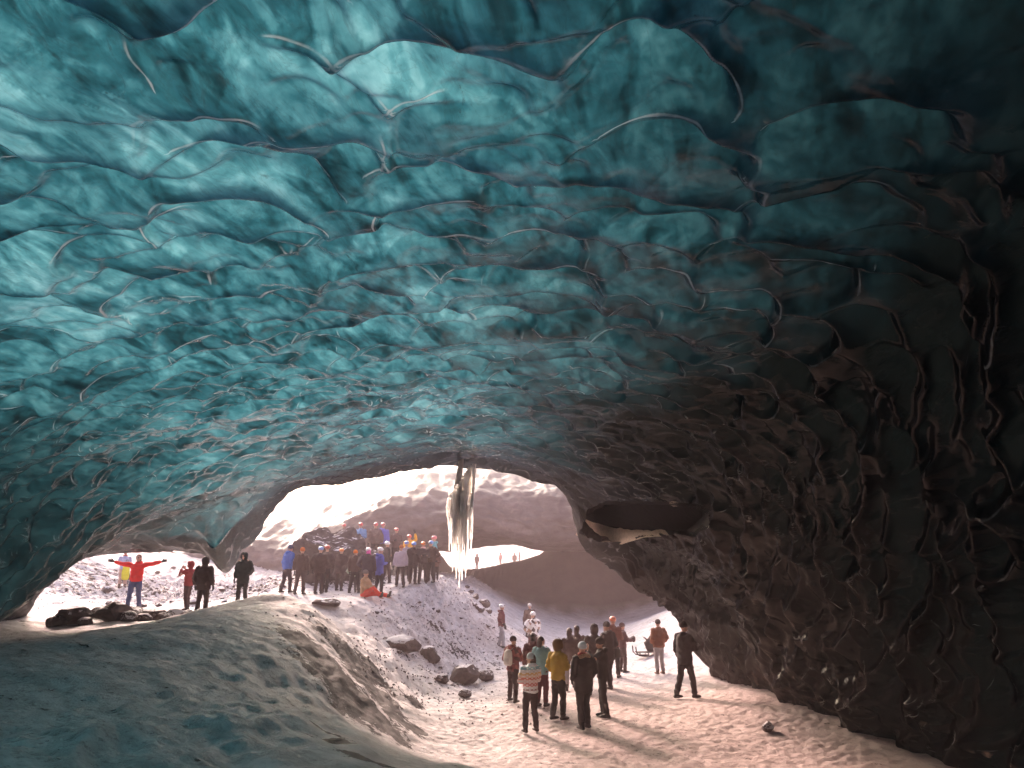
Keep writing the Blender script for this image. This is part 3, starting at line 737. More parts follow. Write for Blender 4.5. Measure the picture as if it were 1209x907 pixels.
_mats = {}
def cloth(col, rough=.85, var=.75):
    k = ('c', col, rough)
    if k not in _mats:
        s = NT('cloth'); p = s.pos(); n1 = s.noise(6, 5, .6, p); n2 = s.noise(60, 2, .5, p)
        pb = s.n('BsdfPrincipled'); s.put(pb.inputs['Base Color'], s.ramp(n1, [(.3, tuple(v * var for v in col)), (.7, col)]))
        pb.inputs['Roughness'].default_value = rough; pb.inputs['Specular IOR Level'].default_value = .3
        s.put(pb.inputs['Normal'], s.bump(s.math('ADD', n1, s.math('MULTIPLY', n2, .3)), .35, .03))
        _mats[k] = s.done(pb.outputs[0])
    return _mats[k]
def patterned(kind):
    if kind in _mats: return _mats[kind]
    s = NT(kind); p = s.pos(); z = s.n('SeparateXYZ'); s.put(z.inputs[0], p)
    if kind == 'fair_isle':
        f = s.math('DIVIDE', s.math('SUBTRACT', z.outputs[2], .86), .68)
        col = s.ramp(f, [(0, (.62, .66, .66)), (.10, (.30, .20, .19)), (.16, (.62, .62, .60)), (.24, (.55, .20, .17)), (.36, (.70, .52, .46)), (.46, (.60, .22, .15)), (.54, (.72, .55, .40)), (.62, (.66, .44, .20)), (.70, (.60, .60, .56)), (.80, (.22, .42, .44)), (.90, (.62, .66, .66))], 'CONSTANT')
        an = s.math('MULTIPLY', s.math('ARCTAN2', z.outputs[0], z.outputs[1]), 9.0)
        dots = s.math('MULTIPLY', s.math('SINE', an), s.math('SINE', s.math('MULTIPLY', f, 58.0)))
        col = s.mix(s.ramp(dots, [(.38, 0.0), (.46, .8)]), col, (.80, .78, .76))
    else:
        vo = s.n('TexVoronoi'); vo.inputs['Scale'].default_value = 9; s.put(vo.inputs['Vector'], p)
        sp = s.n('SeparateXYZ'); s.put(sp.inputs[0], vo.outputs['Color'])
        col = s.ramp(sp.outputs[0], [(0, (.75, .72, .70)), (.35, (.10, .07, .065)), (.6, (.42, .27, .20)), (.78, (.80, .78, .77))], 'CONSTANT') if kind == 'camouflage' else \
              s.ramp(sp.outputs[0], [(0, (.16, .035, .035)), (.45, (.07, .02, .02)), (.75, (.26, .07, .06))], 'CONSTANT')
    pb = s.n('BsdfPrincipled'); s.put(pb.inputs['Base Color'], col); pb.inputs['Roughness'].default_value = .9
    s.put(pb.inputs['Normal'], s.bump(s.noise(40, 3, .6, p), .3, .02))
    _mats[kind] = s.done(pb.outputs[0]); return _mats[kind]
M_SKIN = mat_simple('skin', (.52, .30, .22), .55, (.44, .24, .17), .4, .1)
M_EYE = mat_simple('eye', (.03, .02, .02), .2, (.02, .015, .015), .5, 0)
M_FUR = mat_simple('fur', (.42, .30, .20), .95, (.20, .13, .09), .1, 1.0, 40)
def shiny(col):
    k = ('h', col)
    if k not in _mats: _mats[k] = mat_simple('helmet_shell', col, .35, tuple(v * .85 for v in col), .5, .05)
    return _mats[k]

def hand_mesh():
    """a gently curled right hand: palm along -Z from the wrist, fingers unequal, thumb off the side towards +Y"""
    bm = bmesh.new()
    tube(bm, [(0, 0, .01), (0, .004, -.03), (0, .004, -.075), (0, .002, -.092)], [(.020, .028), (.019, .037), (.017, .042), (.013, .038)], 10, (1, 0, 0))
    for k, (yy, ln) in enumerate([(.030, .070), (.010, .080), (-.010, .075), (-.029, .058)]):
        tube(bm, [(0, yy, -.078), (-.004, yy * 1.05, -.088 - ln * .3), (-.020, yy * 1.05, -.088 - ln * .66), (-.042, yy * 1.02, -.086 - ln * .86)], [.0105, .0105, .0095, .0075], 7, (0, 1, 0))
    tube(bm, [(-.002, .026, -.022), (-.010, .052, -.048), (-.020, .062, -.076), (-.030, .060, -.094)], [.014, .0125, .011, .008], 7, (1, 0, 0))
    bmesh.ops.recalc_face_normals(bm, faces=bm.faces)
    me = bpy.data.meshes.new('glove'); bm.to_mesh(me); bm.free()
    for f in me.polygons: f.use_smooth = True
    return me
HAND_R = hand_mesh()
HAND_L = HAND_R.copy(); HAND_L.transform(Matrix.Diagonal((-1, 1, 1, 1))); HAND_L.flip_normals()
ARM = {  # elbow, wrist for the right side (+X); forward is +Y
 'down': ((.265, -.03, 1.13), (.275, .06, .89)), 'loose': ((.28, -.06, 1.14), (.30, .02, .90)),
 'pocket': ((.285, -.06, 1.14), (.225, .10, 1.0)), 'front': ((.25, .06, 1.13), (.09, .27, 1.18)),
 'hold': ((.26, .12, 1.14), (.10, .38, 1.16)), 'face': ((.29, .20, 1.27), (.10, .30, 1.48)),
 'out': ((.47, 0, 1.46), (.72, .02, 1.53)), 'cross': ((.265, .07, 1.14), (-.03, .20, 1.17)), 'up': ((.34, .06, 1.56), (.30, .12, 1.82)),
 'hips': ((.36, -.06, 1.17), (.20, .03, 1.05)),
}
def person(at, H, yaw, label, jacket=(.03, .025, .025), trousers=(.02, .02, .02), hem=.86, arms=('down', 'down'), stance=(.10, .02), hat=None, hood=None, hair=None,
           gloves=(.03, .03, .03), bulk=1.0, boots=(.03, .026, .024), lean=0.0, seated=False, turn=0.0, extras=(), child=False, hatcol2=None, fur=False, scarf=None, kick=0.0, group=None):
    s = H / 1.75; hs = 1.18 if child else 1.0
    root = bpy.data.objects.new('person', None)
    st, fa = stance
    hip_z = .92
    if seated:
        off = V(0, 0, -.80); J = lambda p: V(*p) + off
    else:
        J = lambda p: V(p[0], p[1] + lean * max(0, p[2] - .9), p[2])
    feet = {}
    for sd_ in (1, -1):
        fy = fa * sd_; fx = st * sd_
        if seated: feet[sd_] = dict(hip=V(.09 * sd_, .02, .13), knee=V((.13 + .05 * (sd_ > 0)) * sd_, .44, .34 if sd_ > 0 else .14), ank=V(.14 * sd_, .70 if sd_ > 0 else .86, .07))
        else: feet[sd_] = dict(hip=V(.092 * sd_, 0, hip_z), knee=V((.095 + (st - .1) * .5) * sd_ , fy * .5 + .03, .50), ank=V(fx + kick * (sd_ < 0), fy - .02, .10))
    sh = {1: J((.175, 0, 1.43)), -1: J((-.175, 0, 1.43))}
    el, wr = {}, {}
    for sd_, a in ((1, arms[1]), (-1, arms[0])):
        e, w = ARM[a]; el[sd_] = J((e[0] * sd_ * (1 + .15 * (bulk - 1)), e[1], e[2])); wr[sd_] = J((w[0] * sd_, w[1], w[2]))
    if seated:
        for sd_ in (1, -1): el[sd_] = V(.27 * sd_, .12, .38); wr[sd_] = V(.12 * sd_, .36, .36)
    neck, head = J((0, .0, 1.50)), J((0, .02, 1.635 + (.02 if child else 0)))
    # --- body: one continuous skin
    bm = bmesh.new()
    tube(bm, [J((0, 0, .88)), J((0, 0, .98)), J((0, .01, 1.12)), J((0, .01, 1.30)), J((0, 0, 1.42)), J((0, 0, 1.48))], [(.13, .09), (.15, .10), (.125, .085), (.155, .10), (.15, .085), (.06, .06)], 14, (1, 0, 0))
    tube(bm, [J((0, -.005, 1.44)), J((0, .0, 1.52)), head - V(0, 0, .05)], [.055, .052, .055], 10, (1, 0, 0))
    ball(bm, head + V(0, -.012, .03) * hs, V(.076, .095, .098) * hs); ball(bm, head + V(0, .022, -.045) * hs, V(.058, .07, .075) * hs)
    ct, stn = math.cos(turn), math.sin(turn)
    hd = lambda x, y, z: head + V(x * ct - y * stn, x * stn + y * ct, z) * hs
    ball(bm, hd(0, .098, -.012), V(.016, .024, .026) * hs, 1); ball(bm, hd(0, .082, -.085), V(.03, .022, .022) * hs, 1)
    for sd_ in (1, -1):
        ball(bm, hd(.078 * sd_, -.01, -.005), V(.013, .024, .034) * hs, 1)
        ball(bm, hd(.032 * sd_, .078, .035), V(.024, .016, .010) * hs, 1)
        f = feet[sd_]; tube(bm, [f['hip'] + V(0, 0, .03) * (not seated), f['hip'] * .5 + f['knee'] * .5, f['knee'], f['knee'] * .45 + f['ank'] * .55, f['ank']], [.085, .075, .055, .052, .038], 10, (1, 0, 0))
        tube(bm, [f['ank'] + V(0, -.05, -.05), f['ank'] + V(0, .03, -.055), f['ank'] + V(0, .14, -.07)], [(.034, .035), (.038, .035), (.036, .02)], 8, (1, 0, 0))
        tube(bm, [sh[sd_] * .9 + V(0, 0, 1.43 if not seated else .63) * .1, sh[sd_], el[sd_], el[sd_] * .5 + wr[sd_] * .5, wr[sd_]], [.06, .062, .045, .042, .030], 10, (0, 1, .01))
    body = fuse(bm, 'person', .018, 2)
    body.materials.append(M_SKIN); body.materials.append(M_EYE)
    pc = np.empty(len(body.polygons) * 3, np.float32); body.polygons.foreach_get('center', pc); pc = pc.reshape(-1, 3); mi = np.zeros(len(pc), np.int32)
    for sd_ in (1, -1): mi[np.linalg.norm(pc - hd(.032 * sd_, .088, .012), axis=1) < .017 * hs] = 1
    mi[np.linalg.norm((pc - hd(0, .088, -.062)) * np.array([.5, 1, 2.2]), axis=1) < .014 * hs] = 1
    body.polygons.foreach_set('material_index', mi)
    root = bpy.data.objects.new('person', body); C.objects.link(root)
    root.location = at; root.rotation_euler = (0, 0, yaw); root.scale = (s, s, s)
    tag(root, label, 'person', group)
    jm = patterned(jacket) if isinstance(jacket, str) else cloth(tuple(jacket))
    # --- jacket
    bm = bmesh.new(); B = bulk
    hz = hem if not seated else .93
    prof = [(hz, .185, .135), (hz + .06, .20, .15), (1.05, .192, .145), (1.2, .200, .152), (1.34, .205, .148), (1.43, .165, .12), (1.49, .09, .085), (1.53, .075, .075)]
    prof = [q for i, q in enumerate(prof) if i < 2 or q[0] > hz + .1]
    tube(bm, [J((0, .005, q[0])) for q in prof], [(q[1] * B, q[2] * B) for q in prof], 18, (1, 0, 0))
    for sd_ in (1, -1):
        a = V(0, 0, 1.43 if not seated else .63) * .12 + sh[sd_] * .88
        fw = wr[sd_] - el[sd_]; fw /= np.linalg.norm(fw)
        tube(bm, [a, sh[sd_] + V(.012 * sd_, 0, -.005), sh[sd_] * .5 + el[sd_] * .5 + V(.01 * sd_, 0, 0), el[sd_], el[sd_] * .45 + wr[sd_] * .55, wr[sd_] - fw * .01], [.075 * B, .088 * B, .080 * B, .070 * B, .066 * B, .050 * B], 12, (0, 1, .01))
    if hood == 'down': tube(bm, [J((-.10, -.06, 1.49)), J((0, -.12, 1.50)), J((.10, -.06, 1.49))], [(.05, .05), (.06, .06), (.05, .05)], 10, (0, 0, 1))
    jk = link('jacket', fuse(bm, 'jacket', .022, 2, .017, at[0] * 3), root, jm)
    # --- trousers
    bm = bmesh.new()
    if seated: tube(bm, [V(0, -.02, .04), V(0, 0, .14), V(0, 0, .22)], [(.17, .13), (.18, .14), (.16, .12)], 14, (1, 0, 0))
    else: tube(bm, [J((0, 0, .80)), J((0, 0, .90)), J((0, 0, 1.0))], [(.12, .10), (.165, .125), (.155, .115)], 14, (1, 0, 0))
    for sd_ in (1, -1):
        f = feet[sd_]
        tube(bm, [f['hip'], f['hip'] * .5 + f['knee'] * .5, f['knee'], f['knee'] * .5 + f['ank'] * .5, f['ank'] + (V(0, 0, .0) if not seated else V(0, -.02, .02))], [.100, .094, .078, .074, .072], 12, (1, 0, 0))
    link('trousers', fuse(bm, 'trousers', .022, 2, .014, at[1]), root, cloth(tuple(trousers)))
    # --- boots
    for sd_ in (1, -1):
        f = feet[sd_]; a = f['ank']; bm = bmesh.new()
        if seated:
            dv = f['ank'] - f['knee']; dv /= np.linalg.norm(dv)
            tube(bm, [a - dv * .08, a + dv * .02], [.062, .058], 12); tube(bm, [a + dv * .03 + V(0, 0, -.03), a + dv * .05 + V(0, .02, .07), a + dv * .05 + V(0, .04, .18)], [(.05, .045), (.052, .048), (.042, .03)], 12, (1, 0, 0))
        else:
            tube(bm, [a + V(0, 0, .10), a + V(0, -.005, .02), a + V(0, -.005, -.05)], [.066, .060, .055], 12, (1, 0, 0))
            tube(bm, [a + V(0, -.085, -.062), a + V(0, -.04, -.055), a + V(0, .06, -.058), a + V(0, .15, -.066), a + V(0, .185, -.072)], [(.035, .035), (.048, .045), (.050, .045), (.048, .032), (.03, .022)], 12, (1, 0, 0))
        link('boot', fuse(bm, 'boot', .018, 1), root, cloth(tuple(boots), .6))
    # --- separate hand meshes
    for sd_ in (1, -1):
        g = link('glove', HAND_R if sd_ > 0 else HAND_L, root)
        if len(HAND_R.materials) == 0: HAND_R.materials.append(M_SKIN); HAND_L.materials.append(M_SKIN)
        g.material_slots[0].link = 'OBJECT'; g.material_slots[0].material = cloth(tuple(gloves)) if gloves else M_SKIN
        fw = Vector(wr[sd_] - el[sd_]).normalized()
        q = (-fw).to_track_quat('Z', 'Y')
        g.matrix_local = Matrix.Translation(Vector(wr[sd_]) + fw * .01) @ q.to_matrix().to_4x4() @ Matrix.Scale(1.12, 4)
    # --- head wear
    def hm(fn, name, mat, vox=.016, smooth=2):
        bm = bmesh.new(); fn(bm); return link(name, fuse(bm, name, vox, smooth), root, mat)
    if hat and hat[0] == 'helmet':
        def fn(bm):
            ball(bm, hd(0, -.008, .062), V(.104, .124, .088) * hs, 3)
            tube(bm, [hd(-.098, 0, .045), hd(-.07, .095, .05), hd(0, .135, .052), hd(.07, .095, .05), hd(.098, 0, .045)], [(.012, .014)] * 5, 8, (0, 0, 1))
        h_ = hm(fn, 'helmet', shiny(tuple(hat[1])))
        bm = bmesh.new(); tube(bm, [hd(-.03, .125, .07), hd(.03, .125, .07)], [(.02, .02)] * 2, 8, (0, 0, 1)); me = bpy.data.meshes.new('headlamp'); bm.to_mesh(me); bm.free()
        link('headlamp', me, h_, cloth((.04, .04, .045), .4))
    if hat and hat[0] == 'beanie':
        def fn(bm):
            ball(bm, hd(0, -.012, .055), V(.094, .112, .095) * hs, 3)
            tube(bm, [hd(0, -.01, .015), hd(0, -.01, .055)], [(.098 * hs, .116 * hs)] * 2, 16, (1, 0, 0))
            if hat[1] and len(hat) > 2: ball(bm, hd(0, -.02, .165), V(.035, .035, .033), 2)
        hm(fn, 'beanie', cloth(tuple(hat[1]), .95))
    if hood == 'up':
        def fn(bm):
            ball(bm, hd(0, -.035, .03), V(.112, .118, .128) * hs, 3); ball(bm, hd(0, -.03, -.06), V(.11, .10, .09) * hs, 2)
            tube(bm, [hd(-.075, .055, -.08), hd(-.088, .06, .0), hd(-.065, .062, .10), hd(0, .065, .135), hd(.065, .062, .10), hd(.088, .06, .0), hd(.075, .055, -.08)], [.026] * 7, 8, (0, 1, 0))
        hm(fn, 'hood', cloth(tuple(hat[1]), .9) if hat and hat[0] == 'hoodcol' else jm)
    if fur:
        def fn(bm):
            pts = [J((.17 * math.cos(a), .02 + .11 * math.sin(a), 1.475 + .03 * math.sin(a * 3))) for a in np.linspace(math.pi * .9, math.pi * 2.1, 11)]
            tube(bm, pts, [.03, .04, .047, .042, .05, .044, .05, .042, .047, .04, .03], 8, (0, 0, 1))
        hm(fn, 'fur_trim', M_FUR, .018, 1)
    if scarf:
        def fn(bm):
            pts = [J((.085 * math.cos(a), .012 + .085 * math.sin(a), 1.52 + .01 * math.sin(a * 2))) for a in np.linspace(0, math.tau, 13)]
            tube(bm, pts, [.034] * 13, 8, (0, 0, 1))
        hm(fn, 'scarf', cloth(tuple(scarf), .95))
    if hair:
        def fn(bm):
            ball(bm, hd(0, -.03, .045), V(.088, .098, .092) * hs, 3); tube(bm, [hd(0, -.06, .05), hd(0, -.075, -.06), hd(0, -.07, -.17)], [(.08, .05), (.085, .045), (.06, .03)], 12, (1, 0, 0))
        hm(fn, 'hair', cloth(tuple(hair), .6))
    return root
D2R = math.pi / 180
def stand(px, py, top, H=None, y=None):
    """ground point for feet seen at (px, py); H from the head-top pixel when not given"""
    if y is None: h = hit(px, py)
    else:
        d = ray(px, py); x = d[0] / d[1] * y; h = np.array([x, y, ground_z(x, y)])
    ztop = P(px, top, h[1])[2]
    return (h[0], h[1], h[2]), (H or (ztop - h[2]))
BLK, DRK, BRN = (.012, .011, .011), (.025, .02, .02), (.05, .035, .03)
TAN, GRY = (.34, .23, .14), (.30, .29, .30)
PEOPLE = [
 # the group on the path
 (592, 766, 714, 0, -80, 'person in a maroon jacket, grey trousers and white helmet alone on the path edge', dict(jacket=(.13, .03, .035), trousers=(.33, .34, .37), hat=('helmet', (.75, .75, .75)), arms=('down', 'pocket'))),
 (625.5, 771, 714, 33, 10, 'person in a brown coat half hidden behind the one in the blotched jacket', dict(jacket=(.10, .06, .05), hat=('helmet', (.6, .56, .54)))),
 (630, 782, 723, 28, 15, 'person in a white and brown blotched jacket with a white helmet', dict(jacket='camouflage', trousers=(.10, .03, .035), hat=('helmet', (.75, .73, .72)), bulk=1.08)),
 (605.5, 829, 752, 0, -25, 'person in a maroon checked jacket carrying a white backpack', dict(jacket='plaid', trousers=(.04, .02, .02), hat=('beanie', (.05, .03, .03)), arms=('pocket', 'front'), hem=.82)),
 (640, 832, 752, 19.5, -25, 'person in a teal jacket with dark hair behind the patterned sweater', dict(jacket=(.16, .33, .34), trousers=(.10, .02, .025), hair=(.03, .02, .018), hem=.80, arms=('down', 'front'))),
 (630, 826, 748, 20.6, 10, 'person in a dark maroon jacket squeezed beside the teal jacket', dict(jacket=(.11, .03, .03), hair=(.025, .018, .016))),
 (626.5, 865, 772, 0, 4, 'person in a striped patterned sweater and pale knitted hat seen from behind', dict(jacket='fair_isle', trousers=(.05, .035, .033), hat=('beanie', (.45, .52, .52)), hair=(.10, .06, .04), arms=('front', 'front'), stance=(.15, .01), gloves=None)),
 (659.5, 850.5, 756, 0, -55, 'person in a mustard hooded jacket and black trousers', dict(jacket=(.36, .23, .02), trousers=BLK, hood='up', hat=('hoodcol', (.15, .085, .03)), arms=('pocket', 'front'), stance=(.10, .07))),
 (674.5, 815, 742, 0, 12, 'person in a brown coat and light grey trousers behind the mustard jacket', dict(jacket=(.085, .05, .045), trousers=(.36, .33, .32), hair=(.06, .035, .03), hem=.82)),
 (683, 812, 739, 23, -20, 'person in a brown coat just right of the light grey trousers', dict(jacket=(.075, .04, .038), trousers=BRN, hair=(.06, .035, .03))),
 (690, 862, 759, 0, 8, 'person in a black coat with tan fur collar and pale knitted hat', dict(jacket=(.022, .018, .018), trousers=(.02, .018, .018), hat=('beanie', (.50, .58, .62)), hem=.74, bulk=1.1, scarf=(.30, .06, .05), fur=True, stance=(.11, .05), arms=('pocket', 'pocket'))),
 (704, 829, 738, 21.4, 0, 'person in a dark coat with raised hood near the middle of the path group', dict(jacket=(.045, .03, .03), hood='up', bulk=1.05)),
 (713.5, 847, 754, 0, 60, 'person in a dark jacket raising both hands to the chest, facing left', dict(jacket=(.022, .018, .018), trousers=(.022, .02, .02), hat=('beanie', (.03, .022, .02)), arms=('face', 'front'), gloves=None, stance=(.12, .05))),
 (720, 813, 735, 0, 20, 'tall person in a dark coat with a dark bag at the hip', dict(jacket=(.035, .026, .026), trousers=(.03, .025, .025), hat=('beanie', (.04, .028, .026)), hem=.74)),
 (725, 806, 729, 24.6, -10, 'person in an orange red helmet behind the tall dark coat', dict(jacket=(.16, .05, .035), hat=('helmet', (.62, .16, .06)))),
 (736, 794, 736, 0, -75, 'person in a dark maroon jacket holding something out in both hands', dict(jacket=(.10, .045, .045), trousers=(.06, .035, .035), arms=('hold', 'hold'), hat=('beanie', (.09, .045, .04)), gloves=(.07, .04, .04))),
 (779.5, 796, 732, 0, 5, 'person in a rust brown jacket and light grey trousers by the ice wall', dict(jacket=(.22, .075, .035), trousers=(.36, .33, .33), hat=('beanie', (.07, .045, .04)), bulk=1.1, arms=('pocket', 'pocket'), boots=(.16, .09, .06))),
 (810, 812, 735, 20.2, -70, 'person in a long black coat standing apart against the ice wall', dict(jacket=(.02, .016, .016), trousers=(.02, .017, .017), hat=('beanie', (.025, .02, .02)), hem=.76, bulk=1.12, stance=(.10, .20), arms=('down', 'hold'))),
 # under the low left opening
 (157.5, 711.5, 655, 25.2, 172, 'person in a bright red jacket and blue jeans with both arms spread wide', dict(jacket=(.75, .035, .03), trousers=(.06, .08, .17), arms=('out', 'out'), hair=(.12, .07, .05), hem=.90, gloves=(.05, .03, .03))),
 (143, 699, 656, 31.5, 20, 'person in a pale blue and grey outfit farther out behind the red jacket', dict(jacket=(.35, .40, .62), trousers=(.42, .28, .25), hat=('helmet', (.70, .20, .18)), scarf=(.6, .15, .13))),
 (219.5, 722, 668, 24.8, 70, 'person in a dark red coat raising a phone beside the big dark figure', dict(jacket=(.28, .03, .03), trousers=(.05, .02, .02), arms=('face', 'face'), hood='up', gloves=None)),
 (237, 725, 658.5, 23.6, 8, 'broad person in a hooded dark brown coat under the low left opening', dict(jacket=(.035, .022, .02), trousers=(.035, .022, .02), hood='up', bulk=1.18, hem=.76, stance=(.13, .03))),
 (284.5, 714, 653, 24.3, 176, 'person in a dark green hooded coat standing beside the hanging ice lobe', dict(jacket=(.03, .035, .03), trousers=(.03, .028, .026), hood='up', fur=True, bulk=1.12, hem=.70)),
 # the crowd on the snowy hill
 (337, 700, 644, 0, -50, 'person in a blue jacket and dark hat at the left end of the crowd', dict(jacket=(.05, .13, .42), trousers=(.05, .04, .045), hat=('beanie', (.035, .05, .11)), lean=.10, bulk=1.1, stance=(.09, .14))),
 (353, 702, 647, 0, 10, 'person in a brown jacket and orange hat beside the blue jacket at the left end', dict(jacket=(.075, .05, .042), trousers=(.07, .05, .045), hat=('beanie', (.55, .15, .04)), stance=(.16, .02))),
 (375.5, 701.5, 646, 0, 5, 'broad person in dark brown with a blue helmet in the crowd', dict(jacket=(.05, .034, .03), trousers=(.045, .032, .03), hat=('helmet', (.22, .38, .72)), bulk=1.25, hem=.78, stance=(.12, .0))),
 (383, 699, 644.5, 28, 0, 'person whose red helmet shows behind the broad dark brown one', dict(jacket=(.07, .05, .045), hat=('helmet', (.55, .10, .07)))),
 (400, 698, 648, 0, -8, 'person in a dark coat and plain orange helmet in the crowd', dict(jacket=(.055, .038, .034), trousers=(.045, .032, .03), hat=('helmet', (.85, .25, .04)), bulk=1.15, hem=.72)),
 (418, 697, 650, 28, 10, 'person in dark clothes and an orange knitted hat behind the child in pale green', dict(jacket=(.07, .045, .038), hat=('beanie', (.75, .20, .03)))),
 (416, 700, 662.5, 0, 4, 'child in a pale green jacket and blue helmet', dict(jacket=(.38, .46, .38), trousers=(.06, .055, .06), hat=('helmet', (.10, .22, .62)), child=True)),
 (432.5, 699, 647.5, 27, 20, 'person in a dark jacket with a bright pink scarf and white helmet', dict(jacket=(.045, .035, .05), trousers=(.035, .03, .035), hat=('helmet', (.80, .76, .76)), scarf=(.85, .07, .38), hair=(.75, .10, .40), bulk=1.1)),
 (446.5, 703, 647, 0, -75, 'person in a long royal blue jacket and white helmet', dict(jacket=(.07, .10, .42), trousers=(.03, .03, .035), hat=('helmet', (.72, .70, .70)), hem=.72, arms=('pocket', 'front'))),
 (455.5, 690, 640, 0, -40, 'person in dark clothes and white helmet behind the royal blue jacket', dict(jacket=(.05, .04, .04), trousers=(.05, .035, .035), hat=('helmet', (.86, .85, .85)), stance=(.13, .12), hem=.72)),
 (472, 694.5, 645, 0, 178, 'person in a lilac grey jacket with black trousers facing the cave', dict(jacket=(.44, .37, .41), trousers=(.035, .028, .03), hat=('beanie', (.42, .12, .04)), bulk=1.08)),
 (478.5, 691.5, 649, 29.4, 170, 'person in grey with a blue helmet just behind the lilac grey jacket', dict(jacket=(.36, .30, .33), trousers=(.05, .04, .04), hat=('helmet', (.14, .28, .70)))),
 (487, 691, 643, 0, 0, 'person in black with a bright blue helmet right of the lilac grey jacket', dict(jacket=(.035, .026, .026), trousers=(.03, .024, .024), hat=('helmet', (.12, .32, .80)), bulk=1.12, hem=.76)),
 (481.7, 682, 632, 31.4, 176, 'person in an orange yellow jacket and red helmet with one arm raised', dict(jacket=(.86, .42, .03), trousers=(.10, .06, .05), hat=('helmet', (.70, .12, .09)), arms=('up', 'front'))),
 (498.5, 690.5, 652, 0, 178, 'person in a dark jacket with a pale pink scarf and orange helmet', dict(jacket=(.05, .038, .04), trousers=(.035, .03, .03), hat=('helmet', (.88, .24, .04)), scarf=(.75, .50, .50), arms=('front', 'front'))),
 (508.5, 688.5, 644, 0, 165, 'person in dark brown with tan fur collar and a blue helmet at the crowd edge', dict(jacket=(.07, .045, .035), trousers=(.035, .03, .03), hat=('helmet', (.16, .32, .66)), fur=True, bulk=1.12)),
 (514.5, 687, 656, 0, 178, 'child in a dark jacket and blue helmet at the right end of the crowd', dict(jacket=(.16, .09, .08), trousers=(.05, .04, .04), hat=('helmet', (.12, .24, .66)), child=True, arms=('front', 'front'))),
 (511, 682, 633.5, 31.4, 90, 'person in a teal jacket and pink red helmet behind the crowd edge', dict(jacket=(.10, .36, .40), trousers=(.06, .05, .05), hat=('helmet', (.72, .18, .20)))),
 # back row on the rise
 (403.7, 668, 619, 33.6, 180, 'person with a pink red helmet at the left end of the back row', dict(jacket=(.11, .075, .07), hat=('helmet', (.78, .16, .15)))),
 (424, 668, 618, 33.5, 170, 'person in a light blue jacket and red helmet in the back row', dict(jacket=(.18, .36, .62), trousers=(.08, .06, .06), hat=('helmet', (.74, .16, .14)))),
 (442, 668, 618, 33.3, 178, 'person in a grey brown jacket and red helmet in the back row', dict(jacket=(.15, .11, .10), hat=('helmet', (.76, .14, .14)), bulk=1.1)),
 (450, 668, 618, 33.6, -170, 'person in a violet blue jacket and red helmet in the back row', dict(jacket=(.16, .18, .60), trousers=(.08, .06, .06), hat=('helmet', (.66, .22, .20)), bulk=1.08)),
 (466.5, 672, 624, 33.2, 180, 'person in a dark coat and red helmet at the right end of the back row', dict(jacket=(.09, .06, .06), hat=('helmet', (.72, .15, .16)))),
]
PERSON_AT = {}
for px, py, top, yfix, yaw, label, kw in PEOPLE:
    at, H = stand(px, py, top, None, yfix or None)
    rp = random.Random(int(px * 7 + py))
    kw.setdefault('stance', (rp.uniform(.08, .17), rp.uniform(-.13, .13))); kw.setdefault('lean', rp.uniform(-.06, .08)); kw.setdefault('turn', rp.uniform(-.7, .7))
    kw.setdefault('arms', (rp.choice(['down', 'pocket', 'loose', 'front', 'hips']), rp.choice(['down', 'pocket', 'loose', 'front', 'cross'])))
    kw.setdefault('hood', rp.choice(['down', None, 'down'])); yaw += rp.uniform(-22, 22)
    lim = (1.05, 1.35) if kw.get('child') else (1.55, 1.95)
    Hc = min(max(H, lim[0]), lim[1])
    if abs(Hc - H) > .02: print('HEIGHT', label[:50], round(H, 2), 'y', round(at[1], 1))
    PERSON_AT[label] = person(at, Hc, yaw * D2R, label, **kw)
at, H = stand(430, 706, 679, 1.7)
person(at, 1.72, -105 * D2R, 'person in a tan jacket and bright red trousers sitting on the snow', jacket=(.42, .26, .14), trousers=(.80, .07, .04), hat=('beanie', (.16, .14, .13)), seated=True, boots=(.03, .025, .025))
for px, py, top, y, label, c in [(591, 665, 652, 100, 'tiny reddish figure standing in the bright far opening', (.34, .13, .11)), (607.5, 665, 655, 92, 'tiny dark figure at the right side of the bright far opening', (.06, .03, .03)), (613.5, 663, 657, 108, 'tiny dark figure farthest right in the bright far opening', (.08, .04, .04)), (563, 671, 661.5, 84, 'tiny dark figure at the left side of the bright far opening', (.05, .03, .03))]:
    d = ray(px, py); x = d[0] / d[1] * y
    person((x, y, ground_z(x, y)), 1.7, random.uniform(0, 6), label, jacket=c, trousers=tuple(v * .6 for v in c), hood='up')

# ------------------------------------------------------------------ things they carry
def carried(name, who, fn, mat, label, cat, vox=.02):
    bm = bmesh.new(); fn(bm); me = fuse(bm, name, vox, 3); o = link(name, me, None, mat)
    o.matrix_world = Matrix.LocRotScale(who.location, who.rotation_euler, who.scale)
    return tag(o, label, cat)
who = PERSON_AT['person in a maroon checked jacket carrying a white backpack']
bp = carried('backpack', who, lambda bm: tube(bm, [(0, -.22, 1.0), (0, -.23, 1.03), (0, -.235, 1.2), (0, -.22, 1.36), (0, -.20, 1.42)], [(.11, .05), (.145, .085), (.15, .09), (.13, .075), (.08, .04)], 16, (1, 0, 0)), cloth((.66, .62, .57)), 'white backpack worn over the maroon checked jacket', 'backpack')
bm = bmesh.new(); tube(bm, [(0, -.305, 1.04), (0, -.315, 1.12), (0, -.305, 1.2)], [(.09, .02), (.10, .025), (.09, .02)], 12, (1, 0, 0)); link('pocket', fuse(bm, 'pocket', .015, 2), bp, cloth((.52, .48, .44)))
